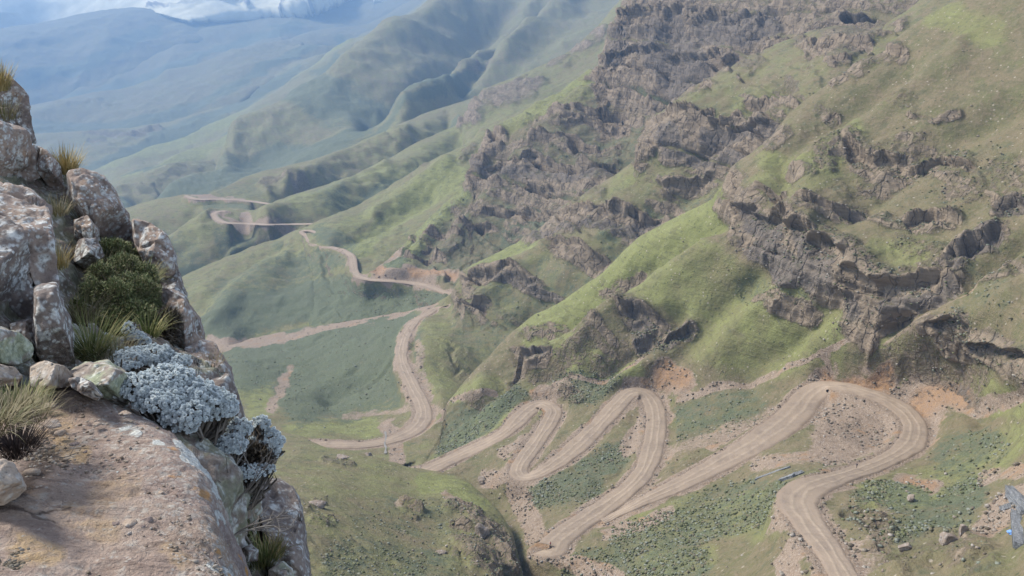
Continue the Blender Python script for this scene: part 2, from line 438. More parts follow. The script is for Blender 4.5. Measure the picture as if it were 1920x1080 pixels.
# ---- the grassy slope under the viewpoint, this side of the stream
sheet("near_hillside",
    [(150, 720), (440, 770), (500, 797), (560, 818), (610, 838), (700, 856), (770, 876), (820, 884), (870, 896), (905, 925), (935, 955), (960, 995), (972, 1040), (985, 1100), (1000, 1170)],
    [(150, 720, 600), (440, 770, 520), (520, 803, 470), (610, 838, 420), (700, 856, 405), (790, 880, 392), (870, 900, 378), (935, 960, 352), (965, 1020, 330), (980, 1090, 305),
     (560, 1000, 268), (560, 1080, 235), (700, 960, 318), (700, 1080, 252), (600, 900, 345), (830, 1000, 316), (850, 1080, 272), (900, 1020, 305), (400, 1000, 250), (400, 850, 400), (930, 1090, 290), (830, 930, 352)],
    150, 1000, [(150, 1250), (1000, 1250)], sc=.8, back=14, amp=.8,
    rock=[(1, 22, [(905, 985), (935, 1010), (945, 1075)]), (.9, 24, [(870, 1000), (895, 1060), (930, 1100)]), (.8, 14, [(850, 950), (900, 965)]), (.75, 9, [(610, 860), (655, 868)]),
          (.7, 11, [(570, 945), (600, 940)]), (.6, 9, [(590, 970), (620, 975)]), (.7, 10, [(760, 955), (790, 965)]), (.7, 12, [(870, 960), (880, 955)]), (.6, 12, [(840, 1035), (860, 1070)])],
    lush_lit=[(1, 22, [(800, 900), (850, 905), (900, 945)]), (.75, 14, [(880, 935), (940, 970)]), (.55, 40, [(560, 840), (700, 880)])],
    soil=[(.7, 10, [(840, 925), (880, 955)]), (.6, 7, [(750, 955), (780, 960)])],
    bush=[(.55, 60, [(650, 1060), (800, 1080)]), (.4, 50, [(700, 980), (820, 980)])], base=(0, .32, .05, .18))

# ---- the flank with the hairpins and the first spur above them
ROAD_NEAR = [(1625, 1150, 3.6), (1600, 1110, 3.6), (1560, 1040, 3.8), (1520, 985, 4.4), (1496, 940, 5.0), (1520, 912, 4.8), (1580, 892, 4.0), (1650, 868, 4.0), (1705, 835, 4.4), (1715, 795, 4.8), (1680, 758, 5.0), (1620, 734, 5.2),
             (1560, 722, 6.0), (1522, 738, 6.5), (1488, 778, 7.0), (1440, 816, 6.8), (1380, 852, 6.0), (1290, 900, 4.6), (1200, 942, 2.4), (1130, 978, 1.5)]
ROAD_MID = [(1020, 1032, 4.5), (1035, 1028, 5.0), (1046, 1012, 5.0), (1080, 985, 4.6), (1150, 938, 4.5), (1203, 890, 4.5), (1226, 830, 4.4), (1230, 775, 4.6), (1215, 742, 5.0), (1185, 735, 5.0), (1152, 765, 5.0), (1110, 810, 5.0), (1060, 855, 5.0),
            (1012, 886, 4.6), (980, 893, 4.5), (975, 874, 4.5), (1005, 830, 4.2), (1030, 792, 4.4), (1038, 768, 4.6), (1014, 757, 5.0), (985, 774, 5.0), (940, 815, 4.8), (870, 850, 4.8), (805, 880, 4.5), (770, 895, 4)]
sheet("mountain_spur",
    [(600, 935), (640, 905), (720, 885), (790, 862), (825, 810), (838, 760), (870, 715), (900, 682), (960, 622), (1000, 592), (1060, 560), (1130, 512), (1165, 475), (1200, 443), (1270, 405), (1335, 370), (1352, 345), (1370, 312), (1410, 285), (1440, 258), (1480, 212), (1560, 152), (1620, 112), (1655, 98), (1690, 65), (1750, 20), (1830, -20), (1920, -60), (2050, -110)],
    [(1600, 1110, -110), (1580, 1080, -112), (1500, 935, -128), (1610, 880, -141), (1712, 825, -147), (1690, 760, -151), (1550, 720, -155), (1440, 816, -159), (1290, 900, -165), (1180, 955, -168), (1040, 1025, -172), (1150, 938, -176),
     (1230, 830, -179), (1215, 742, -183), (1152, 765, -184), (1060, 855, -188), (1000, 890, -191), (975, 880, -191.5), (1030, 792, -195), (1014, 757, -197), (940, 815, -201), (800, 880, -206), (620, 930, -206),
     (1400, 960, -147), (1300, 1070, -146), (1150, 1085, -166), (1060, 1080, -175), (1000, 1060, -180), (970, 960, -199), (740, 860, -216), (1900, 1070, -96), (1760, 1000, -116), (1890, 950, -109), (1900, 810, -122), (1810, 725, -138), (1900, 700, -117),
     (1400, 680, 432), (1400, 560, 452), (1500, 620, 415), (1600, 650, 400), (1450, 420, 438), (1390, 450, 455), (1600, 470, 408), (1600, 610, 402), (1500, 540, 426), (1750, 610, 372), (1900, 600, 345), (1900, 450, 388), (1750, 400, 420), (1600, 350, 452), (1450, 300, 480),
     (1900, 250, 445), (1700, 200, 485), (1500, 235, 500), (1900, 50, 505), (1700, 70, 540), (1920, -100, 560), (1340, 372, 500), (1200, 450, 520), (1100, 540, 522), (1000, 600, 524), (900, 690, 514), (838, 760, 515),
     (1300, 500, 472), (1200, 560, 484), (1100, 640, 478), (1000, 690, 488), (1200, 660, 452), (900, 740, 488), (860, 800, -212), (2050, 600, 310), (2050, 1100, -70), (2050, 200, 430)],
    600, 2050, [(600, 1200), (2050, 1200)], back=80, roads=[(ROAD_NEAR, 4), (ROAD_MID, 4)], gully=.8, rnd=(840, 960), terr=(13.0, 1.0, .25), flute=1.45,
    bands=[(72, [(1368, 380), (1410, 384), (1450, 394), (1500, 410), (1540, 432)]), (58, [(1515, 440), (1560, 450), (1600, 470)]), (100, [(1585, 492), (1620, 500), (1655, 520)]), (42, [(1640, 530), (1700, 520), (1770, 512)]),
           (22, [(1695, 412), (1750, 402), (1800, 412)]), (15, [(1495, 375), (1560, 382), (1620, 385)]), (38, [(1775, 478), (1820, 450), (1875, 418)]), (26, [(1860, 382), (1930, 372)]), (13, [(1610, 104), (1650, 92), (1695, 90)]), (13, [(1540, 152), (1600, 118)]),
           (22, [(1735, 602), (1790, 592), (1825, 600)]), (28, [(950, 682), (990, 672), (1040, 662)]), (28, [(1580, 262), (1640, 298), (1695, 300)]), (20, [(1240, 628), (1295, 612)]), (28, [(1170, 602), (1235, 588)]), (16, [(1420, 345), (1480, 362)]), (20, [(1700, 318), (1760, 300), (1830, 318)]), (24, [(1800, 630), (1870, 640), (1930, 660)])],
    shape=[(5, 26, [(1330, 462), (1220, 555), (1110, 630), (1000, 668)]), (-8, 20, [(1340, 415), (1190, 515), (1060, 605), (930, 690)]), (-7, 20, [(1270, 590), (1190, 655), (1120, 700)]), (5, 20, [(1160, 600), (1080, 660), (1010, 690)]),
           (-3, 24, [(1420, 520), (1340, 600), (1270, 670)]), (5, 28, [(1480, 540), (1400, 620), (1330, 690)]), (-6, 16, [(1930, 440), (1800, 530), (1700, 590), (1660, 620)]), (-5, 24, [(1570, 560), (1490, 640), (1400, 705)]), (3, 24, [(1900, 560), (1820, 600)]),
           (-6, 22, [(1480, 330), (1420, 390)]), (-6, 26, [(1700, 130), (1560, 230), (1460, 300)]), (5, 30, [(1800, 100), (1640, 210), (1500, 300)]), (-5, 26, [(1900, 200), (1750, 290), (1640, 370), (1560, 420)]), (-4, 18, [(1830, 780), (1900, 740)]), (5, 16, [(900, 735), (850, 780)]), (-5, 14, [(960, 700), (890, 760)])],
    rock=[(1, 38, [(1378, 385), (1400, 440), (1455, 475), (1520, 505)]), (1, 32, [(1400, 400), (1500, 430), (1535, 480)]), (1, 25, [(1425, 470), (1490, 525)]), (1, 42, [(1520, 470), (1555, 540)]),
          (1, 38, [(1590, 500), (1612, 550), (1616, 610)]), (1, 30, [(1640, 525), (1700, 555), (1770, 525)]), (.9, 24, [(1640, 610), (1720, 560), (1780, 525)]), (.9, 24, [(1480, 580), (1515, 590)]), (.9, 20, [(1560, 440), (1600, 480)]),
          (1, 16, [(1372, 325), (1362, 375)]), (.85, 17, [(1500, 380), (1560, 390), (1620, 392)]), (.8, 25, [(1565, 270), (1540, 305)]), (.85, 34, [(1590, 275), (1640, 330), (1690, 310)]), (.62, 38, [(1700, 280), (1760, 320), (1850, 340), (1920, 330)]),
          (.85, 17, [(1640, 405), (1700, 425), (1790, 412)]), (1, 22, [(1780, 492), (1825, 455), (1870, 430)]), (1, 20, [(1865, 390), (1930, 382)]), (.75, 7, [(1715, 225), (1760, 232), (1800, 215)]), (.7, 16, [(1530, 210), (1550, 215)]), (.5, 18, [(1680, 185), (1720, 200)]), (.62, 26, [(1640, 290), (1800, 300)]), (.6, 26, [(1780, 370), (1920, 350)]), (.7, 20, [(1420, 360), (1470, 390)]), (.6, 22, [(1680, 460), (1760, 470)]), (.7, 24, [(1700, 520), (1790, 500)]), (.6, 16, [(1560, 350), (1620, 350)]), (.8, 24, [(1560, 470), (1620, 500)]), (.8, 20, [(1630, 640), (1610, 600)]),
          (.95, 15, [(1560, 150), (1620, 112), (1690, 95)]), (.8, 14, [(1478, 315), (1515, 325)]), (.9, 14, [(1440, 265), (1470, 245)]), (.85, 20, [(1740, 612), (1810, 600)]), (.75, 38, [(1790, 640), (1860, 650), (1920, 685)]), (.75, 18, [(1840, 515), (1930, 500)]),
          (1, 20, [(965, 692), (1000, 680), (1030, 668)]), (.9, 14, [(965, 660), (1010, 655)]), (.75, 13, [(990, 625), (1050, 605)]), (.7, 14, [(1100, 602), (1130, 582)]), (.75, 14, [(1130, 542), (1190, 515)]), (.95, 24, [(1190, 590), (1235, 610), (1205, 640)]), (.9, 18, [(1240, 640), (1290, 618)]), (.8, 12, [(1120, 620), (1150, 640)]),
          (.85, 28, [(1610, 960), (1660, 1000), (1640, 1060)]), (.6, 45, [(1700, 1050), (1760, 1030), (1840, 1060)]), (.7, 22, [(1690, 725), (1720, 740)]), (.7, 12, [(1560, 700), (1600, 700)]), (.8, 16, [(1060, 735), (1080, 745)]), (.6, 13, [(1430, 560), (1470, 560)])],
    lush_lit=[(1, 40, [(1000, 598), (1130, 518), (1335, 385)]), (.9, 50, [(1200, 520), (1330, 560), (1480, 640)]), (.8, 40, [(1550, 620), (1500, 560)]), (.8, 26, [(1080, 680), (1180, 690)]), (.75, 46, [(1300, 470), (1420, 560), (1500, 600)]), (.9, 26, [(1000, 645), (1080, 660), (1140, 690)]), (.8, 20, [(860, 745), (925, 705)]), (.75, 60, [(1330, 640), (1480, 660), (1560, 620)]), (.75, 30, [(1440, 300), (1530, 330), (1590, 250)]),
          (.6, 30, [(1430, 350), (1500, 350)]), (.7, 26, [(1640, 470), (1720, 480)]), (.8, 24, [(1660, 640), (1720, 640)]), (.8, 34, [(1830, 730), (1920, 760)]), (.75, 40, [(1640, 930), (1780, 900), (1900, 820)]), (.65, 50, [(1200, 980), (1400, 960), (1480, 990)]), (.6, 30, [(1200, 1060), (1320, 1050)]), (.7, 26, [(1150, 560), (1250, 540)]), (.75, 36, [(1760, 20), (1850, 60)]), (.7, 30, [(840, 860), (940, 770)]), (.6, 16, [(1560, 860), (1620, 860)])],
    soil=[(1, 24, [(1240, 690), (1275, 715)]), (1, 20, [(1560, 692), (1670, 690)]), (.95, 34, [(1700, 740), (1745, 760)]), (1, 26, [(1730, 730), (1800, 745)]), (1, 48, [(1570, 770), (1640, 800), (1570, 830)]), (.62, 16, [(1260, 850), (1350, 815), (1450, 765)]), (.85, 18, [(1180, 840), (1205, 800), (1215, 780)]),
          (.95, 24, [(745, 860), (790, 885)]), (1, 22, [(960, 905), (985, 960), (1010, 1010), (1060, 1050), (1160, 1090)]), (.75, 16, [(1420, 866), (1530, 850)]), (.75, 14, [(1250, 950), (1130, 1000)]), (.85, 22, [(1520, 1020), (1480, 1060), (1500, 1120)]), (.8, 14, [(1690, 898), (1750, 905)]), (.7, 14, [(1840, 890), (1920, 885)]),
          (.9, 30, [(1850, 1000), (1880, 960), (1920, 940)]), (.8, 12, [(1810, 765), (1860, 745), (1920, 730)]), (.5, 30, [(1650, 980), (1640, 1060)]), (.9, 20, [(1000, 900), (920, 900)]), (.8, 14, [(990, 830), (950, 850)]), (.75, 12, [(1060, 720), (1000, 735)]),
          (.8, 5, [(800, 755), (880, 747), (925, 718)]), (.8, 5, [(1040, 718), (1110, 702), (1150, 692), (1195, 668)]), (.8, 6, [(1270, 745), (1400, 715), (1480, 690), (1560, 660), (1600, 640), (1650, 620)]), (.62, 6, [(1660, 640), (1720, 600), (1800, 550), (1900, 490)]), (.8, 7, [(1330, 845), (1440, 770)])],
    bush=[(.7, 38, [(1060, 730), (1140, 720)]), (.75, 40, [(860, 830), (900, 790), (960, 745)]), (.75, 26, [(1100, 870), (1170, 850)]), (.7, 40, [(1000, 930), (1100, 910)]), (.6, 55, [(1180, 1020), (1400, 940), (1500, 960)]), (.6, 45, [(1260, 790), (1400, 760)]), (.65, 34, [(1620, 920), (1800, 960)]), (.75, 40, [(1700, 1000), (1820, 920)]), (.6, 40, [(1850, 830), (1780, 860)]), (.5, 30, [(1560, 860), (1620, 850)]),
          (.3, 50, [(1700, 360), (1880, 300)]), (.35, 40, [(1800, 500), (1880, 560)]), (.6, 40, [(1080, 1060), (1300, 1060)]), (.45, 30, [(1400, 540), (1500, 570)]), (.5, 30, [(1850, 670), (1800, 600)])],
    stain_shade=[(1, 20, [(1565, 692), (1670, 690)]), (.95, 20, [(1245, 692), (1275, 712)]), (.8, 22, [(1735, 750), (1795, 742)]), (.9, 12, [(1700, 902), (1740, 905)]), (1, 24, [(1400, 405), (1440, 430)]), (1, 30, [(1420, 470), (1470, 500), (1520, 530)]), (.9, 18, [(1500, 450), (1530, 500)]), (.8, 18, [(1560, 490), (1555, 540)]), (1, 14, [(1590, 560), (1600, 590)]), (.8, 16, [(1660, 575), (1740, 560), (1780, 530)]), (1, 18, [(1790, 490), (1860, 440)]), (1, 16, [(1870, 392), (1930, 385)]), (.8, 14, [(1240, 640), (1280, 625)]), (.7, 10, [(1005, 672), (1030, 668)]), (.8, 18, [(1205, 600), (1200, 635)]), (.7, 10, [(1600, 390), (1630, 395)])],
    base=(0, -.12, .06, .12))

# ---- the second spur with the dark buttresses, and the valley floor at its foot
ROAD_FAR = [(470, 850, 4), (520, 838, 4), (560, 832, 4), (620, 833, 4), (680, 834, 4), (735, 824, 4.6), (775, 806, 5), (794, 782, 5), (790, 755, 5), (768, 712, 4.4), (753, 672, 4.2), (757, 636, 4.2), (775, 606, 4), (800, 588, 3.6), (835, 574, 3.4)]
sheet("rocky_spur",
    [(150, 745), (300, 690), (385, 662), (430, 646), (520, 622), (640, 604), (720, 590), (780, 580), (815, 571), (846, 550), (862, 520), (885, 497), (950, 465), (1000, 440), (1040, 400), (1085, 370), (1150, 330), (1190, 302), (1200, 262), (1212, 228), (1250, 205), (1292, 170), (1350, 135), (1400, 110), (1460, 82), (1520, 60), (1570, 52), (1640, 60), (1700, 22), (1750, -20), (1850, -60)],
    [(775, 806, -219), (790, 755, -221), (768, 712, -224), (755, 640, -229), (800, 590, -237), (835, 574, -239), (640, 833, -217), (560, 832, -217), (560, 780, -226), (470, 780, -228), (450, 720, -240), (560, 730, -250), (690, 720, -241), (640, 660, -255), (500, 670, -270),
     (430, 646, -284), (640, 604, -278), (760, 587, -264), (815, 573, -252), (300, 690, -290), (150, 745, -270), (300, 850, -220),
     (880, 500, 722), (950, 540, 690), (870, 600, 690), (900, 650, 635), (850, 700, 575), (832, 740, 532), (900, 690, 610), (1000, 560, 662), (1100, 500, 640), (1000, 450, 730), (1085, 380, 730), (1200, 300, 728), (1200, 400, 688), (1300, 330, 690), (1400, 280, 668), (1450, 225, 662), (1250, 215, 742), (1300, 170, 764),
     (1400, 110, 785), (1550, 100, 722), (1520, 60, 810), (1650, 60, 765), (1760, -30, 805), (1350, 400, 650), (1220, 340, 712), (846, 552, 735)],
    150, 1850, [(150, 900), (560, 900), (800, 880), (850, 800), (1000, 660), (1200, 520), (1340, 440), (1380, 370), (1480, 300), (1850, 60)], back=90, sc=1.25, roads=[(ROAD_FAR, 4)], amp=.8, gully=1.1, rnd=(840, 880), terr=(10.0, 3.4, .65), bands=[(66, [(1200, 222), (1260, 212), (1330, 215), (1400, 222), (1460, 220)]), (13, [(1395, 192), (1440, 185), (1490, 190)]), (10, [(1290, 172), (1350, 160)]), (20, [(1500, 92), (1580, 80), (1650, 84)]), (14, [(1545, 122), (1600, 112)]),
           (40, [(1005, 412), (1050, 386), (1110, 380), (1180, 392), (1250, 394)]), (25, [(1025, 452), (1090, 460), (1145, 470)]), (27, [(862, 514), (920, 510), (975, 512), (1015, 525)]), (9, [(985, 541), (1040, 545)]), (22, [(860, 582), (915, 575)]), (16, [(1235, 345), (1340, 325)])], bamp=3.5, shape=[(-10, 22, [(1300, 350), (1180, 430), (1080, 520), (980, 600)]), (7, 20, [(1020, 470), (940, 530), (880, 590)]), (-9, 18, [(1470, 170), (1380, 230), (1300, 300)]), (6, 24, [(1380, 150), (1280, 220), (1220, 270)]), (-6, 20, [(760, 640), (700, 690), (620, 740)])],
    rock=[(1, 20, [(1213, 240), (1203, 300)]), (1, 30, [(1255, 235), (1270, 290)]), (1, 30, [(1320, 255), (1420, 240), (1455, 235)]), (1, 24, [(1290, 295), (1400, 300)]), (.9, 14, [(1325, 132), (1400, 122)]), (.95, 20, [(1500, 75), (1600, 72), (1690, 55)]), (.8, 16, [(1560, 120), (1600, 95)]), (.75, 10, [(1300, 185), (1345, 168)]), (.8, 10, [(1400, 190), (1490, 200)]), (.8, 14, [(1440, 90), (1400, 150)]),
          (1, 30, [(1000, 435), (1080, 412), (1180, 412), (1260, 395)]), (.8, 18, [(1260, 200), (1330, 165)]), (.8, 16, [(1280, 340), (1360, 310)]), (.95, 18, [(1050, 470), (1130, 492)]), (1, 18, [(890, 520), (960, 525), (1010, 530)]), (.95, 8, [(1000, 545), (1040, 550)]), (.75, 26, [(870, 560), (905, 590)]), (.65, 20, [(870, 600), (960, 600)]), (.7, 22, [(1250, 350), (1330, 330)]), (.75, 12, [(1080, 370), (1130, 360)])],
    lush_lit=[(1, 20, [(900, 487), (960, 470), (1000, 462)]), (.9, 28, [(440, 720), (490, 720), (480, 770)]), (.95, 20, [(540, 805), (700, 800)]), (.75, 34, [(820, 620), (800, 680), (830, 730)]), (.7, 20, [(1200, 320), (1160, 345)]), (.6, 26, [(1400, 200), (1450, 180)]), (.6, 18, [(640, 770), (720, 760)])],
    soil=[(.85, 12, [(150, 745), (420, 645), (520, 628)]), (.85, 9, [(420, 650), (560, 628), (680, 600), (810, 575)]), (.72, 11, [(540, 705), (525, 735), (500, 770)]), (.9, 16, [(720, 800), (740, 830), (745, 860)]), (.7, 6, [(770, 820), (830, 790), (800, 750)]), (.6, 10, [(780, 640), (785, 690), (800, 720)]), (.6, 7, [(640, 780), (760, 770)])],
    bush=[(1, 56, [(430, 680), (560, 660), (740, 610)]), (1, 54, [(560, 740), (660, 720), (740, 690)]), (.7, 26, [(640, 770), (750, 740)]), (.5, 70, [(900, 620), (1000, 560), (1150, 520), (1300, 400)]), (.55, 30, [(1150, 440), (1280, 380)])],
    stain_shade=[(.9, 20, [(1250, 250), (1270, 290)]), (1, 18, [(1330, 255), (1420, 245), (1455, 245)]), (.8, 16, [(1300, 300), (1390, 305)]), (.8, 12, [(1010, 440), (1100, 425), (1230, 412)]), (.8, 10, [(930, 528), (1010, 532)]), (1, 7, [(1000, 546), (1040, 550)]), (.8, 10, [(1500, 165), (1540, 158)])],
    base=(0, .2, .02, .25))

GREEN_RIDGE = [(520, 622, -291), (470, 636, -293), (570, 617, -288), (620, 608, -281), (700, 594, -272), (815, 573, -252), (565, 434, -265), (560, 470, -279), (540, 482, -282), (460, 470, -288), (345, 520, -302), (250, 560, -310), (100, 640, -310), (430, 646, -284), (400, 560, 935), (500, 560, 905), (640, 604, -277), (600, 520, 935), (760, 587, -264), (840, 565, -250), (600, 415, 1092), (660, 390, 1122), (740, 345, 1182), (700, 440, 1030), (800, 400, 1050), (850, 340, 1110), (880, 270, 1232), (950, 210, 1300), (680, 520, 880), (610, 461, -262), (300, 690, 880), (200, 640, 920), (1100, 150, 1400)]
# ---- the great dark cliffs at the back on the right
ROAD_C = [(866, 556, 3.2), (838, 549, 3.6), (800, 535, 3.8), (745, 527, 3.8), (700, 524, 3.8), (672, 517, 3.6), (663, 498, 3.8), (660, 480, 3.8), (640, 468, 3.8), (610, 461, 3.6), (584, 454, 4.0), (578, 444, 4.2), (567, 434, 4), (582, 432, 3.4), (600, 440, 2)]
sheet("dark_cliffs",
    [(540, 482), (560, 470), (610, 458), (650, 470), (672, 505), (690, 508), (715, 490), (745, 466), (800, 410), (850, 360), (882, 330), (888, 295), (912, 250), (960, 222), (1000, 200), (1060, 165), (1120, 124), (1132, 85), (1145, 50), (1165, 0), (1185, -45), (1300, -80), (1800, -80)],
    [(600, 611, -279), (640, 604, -277), (700, 594, -271), (760, 587, -264), (815, 573, -252), (700, 524, -251), (672, 517, -253), (660, 480, -257), (610, 461, -261), (578, 444, -265), (560, 470, -280), (540, 482, -283), (745, 527, -250), (800, 535, -248), (838, 549, -246), (870, 548, 770), (760, 560, -263), (600, 560, -285), (700, 560, -270), (900, 480, 850), (760, 475, 872), (720, 495, 855), (882, 340, 960), (900, 420, 900), (1000, 400, 868), (1100, 330, 868),
     (900, 262, 1012), (1000, 212, 1035), (1120, 130, 1080), (1140, 60, 1120), (1165, 0, 1150), (1200, 100, 1065), (1200, 200, 978), (1100, 250, 962), (1300, 150, 962), (1400, 60, 980), (1400, 0, 1050), (1600, 0, 960), (1600, 60, 915), (1500, 100, 915), (1700, -40, 960), (1250, 330, 840), (1000, 480, 790), (900, 530, 765)],
    540, 1800, [(540, 640), (820, 620), (900, 560), (1000, 500), (1150, 400), (1200, 340), (1300, 240), (1500, 130), (1620, 90), (1800, 60)], back=110, sc=1.7, roads=[(ROAD_C, 3.8)], jit=3, rockamp=1.2, gully=.9, bands=[(13, [(1025, 210), (1100, 211), (1170, 216)]), (9, [(1045, 229), (1120, 231), (1180, 232)]), (52, [(1150, 24), (1240, 25), (1320, 34), (1440, 28)]), (58, [(1125, 104), (1200, 90), (1290, 98), (1380, 106)]), (13, [(990, 272), (1080, 262), (1170, 270)]),
           (26, [(918, 308), (990, 300), (1050, 303), (1115, 318)]), (19, [(1070, 322), (1130, 318), (1172, 330)]), (34, [(880, 258), (910, 243), (955, 246)]), (9, [(785, 427), (840, 432), (880, 445)]), (10, [(745, 467), (790, 472), (850, 486)]), (12, [(960, 352), (1040, 348)]), (10, [(900, 395), (980, 392), (1060, 400)]), (24, [(1440, 80), (1520, 66), (1600, 84)]), (12, [(850, 418), (930, 425)])], bamp=3.2, shape=[(-12, 20, [(1260, 60), (1262, 130), (1240, 200)]), (-9, 26, [(1180, 210), (1080, 300), (1000, 400), (930, 480)]), (8, 22, [(1100, 190), (1000, 280), (930, 350), (830, 470)]), (-10, 20, [(940, 300), (880, 380), (800, 470)]), (-8, 12, [(860, 350), (780, 430), (700, 500)]), (-7, 22, [(1460, 40), (1380, 110), (1300, 170)])], terr=(10.0, 4.2, .75), sink=60, rnd=(680, 740), blend=(GREEN_RIDGE, 570, 690),
    rock=[(1, 60, [(1160, 80), (1230, 130)]), (1, 42, [(1135, 165), (1290, 180)]), (1, 60, [(1290, 60), (1450, 60)]), (1, 55, [(1200, 20), (1300, 30)]), (.8, 50, [(1500, 60), (1600, 20)]), (.8, 40, [(1350, 180), (1450, 140)]), (.8, 22, [(950, 400), (1060, 385), (1150, 380)]), (.75, 20, [(870, 400), (930, 385)]), (1, 40, [(1340, 130), (1420, 90)]), (.9, 15, [(1090, 222), (1200, 230)]), (.85, 16, [(1000, 240), (1080, 232), (1170, 244)]), (1, 25, [(890, 300), (915, 262)]), (1, 22, [(885, 265), (930, 250)]),
          (.95, 28, [(900, 335), (1030, 330), (1150, 335)]), (.85, 15, [(1010, 272), (1150, 285)]), (.85, 12, [(770, 440), (850, 470)]), (.75, 12, [(860, 420), (960, 372), (1060, 365)]), (.35, 18, [(760, 470), (830, 500)]), (.6, 14, [(830, 445), (900, 430)]), (.6, 40, [(1500, 10), (1650, 20)]), (.7, 20, [(1000, 300), (940, 310)]), (.6, 26, [(880, 500), (960, 440)])],
    lush_lit=[(1, 26, [(720, 495), (800, 420), (880, 340)]), (.95, 22, [(1120, 132), (1040, 185), (915, 258)]), (.6, 20, [(720, 510), (760, 480)]), (.6, 20, [(1050, 215), (1130, 160)]), (.5, 30, [(1220, 190), (1320, 200)]), (.7, 30, [(1660, -10), (1760, -20)])],
    soil=[(1, 12, [(760, 500), (800, 515), (845, 520)]), (.95, 14, [(700, 500), (730, 515), (800, 525)]), (.8, 5, [(690, 512), (720, 480), (750, 462)]), (.8, 8, [(590, 446), (640, 458), (668, 470)]), (.8, 4, [(900, 395), (960, 395)])],
    bush=[(.5, 150, [(900, 480), (1000, 400), (1150, 320)]), (.85, 30, [(960, 440), (1000, 400)]), (.7, 30, [(1180, 180), (1290, 190)]), (.8, 24, [(730, 490), (740, 480)]), (.9, 30, [(640, 545), (760, 560), (860, 560)]), (.95, 48, [(420, 600), (560, 560), (700, 560)]), (.7, 26, [(560, 500), (640, 480)])],
    base=(0, .35, 0, .22), rbase=(.56, 740, 860, 3),
    stain_shade=[(.9, 9, [(770, 505), (845, 522)]), (.9, 6, [(695, 505), (720, 495)]), (.7, 60, [(1250, 80), (1290, 150)]), (.8, 30, [(1330, 60), (1440, 50)]), (.6, 24, [(1160, 60), (1150, 110)]), (.7, 14, [(900, 310), (920, 330)]), (.7, 12, [(930, 335), (1040, 330), (1140, 335)]), (.9, 14, [(1250, 110), (1265, 150)]), (1, 10, [(1588, 47), (1640, 46)])],  # last stroke darkens the cave recess, its shade painted in
    pits=[(60, 8, [(1590, 48), (1638, 46)])])

# ---- green spurs with the road winding out of the valley
sheet("green_ridge",
    [(100, 640), (200, 585), (250, 560), (345, 518), (400, 492), (460, 468), (520, 446), (556, 432), (566, 431), (600, 412), (660, 390), (700, 366), (740, 342), (800, 308), (850, 283), (880, 268), (900, 240), (960, 212), (1100, 150)],
    GREEN_RIDGE,
    100, 1000, [(100, 780), (430, 700), (640, 650), (800, 620), (850, 400), (1000, 300)], back=90, sc=1.8, amp=1.0, gully=1.5, shape=[(11, 16, [(840, 310), (760, 365), (700, 400)]), (-9, 14, [(800, 370), (700, 430), (640, 460)]), (10, 20, [(530, 490), (450, 540), (390, 600)]), (-9, 18, [(520, 465), (430, 520), (350, 590)])], rnd=(300, 400),
    rock=[(.8, 9, [(800, 305), (812, 285)]), (.75, 8, [(785, 300), (800, 310)]), (.8, 12, [(870, 300), (885, 282)])],
    lush_lit=[(1, 26, [(660, 470), (740, 410), (850, 330)]), (.75, 18, [(640, 425), (760, 360), (860, 300)]), (.65, 26, [(480, 500), (580, 470)]), (.6, 30, [(380, 560), (500, 530)])],
    bush=[(.95, 48, [(420, 600), (560, 560), (700, 560)]), (.7, 26, [(560, 500), (640, 480)]), (.9, 30, [(640, 545), (760, 560), (860, 560)]), (.6, 26, [(420, 540), (560, 490)]), (.7, 20, [(600, 440), (660, 450)]), (.6, 12, [(760, 300), (740, 330)])],
    soil=[(.9, 14, [(400, 640), (460, 640)])], base=(0, .35, 0, .34))
ROAD_Q = [(425, 396, 3.5), (410, 396, 4.0), (400, 401, 4.4), (405, 410, 4.4), (425, 417, 4.2), (480, 420, 4.0), (540, 420.5, 4.0), (612, 419, 4.0)]
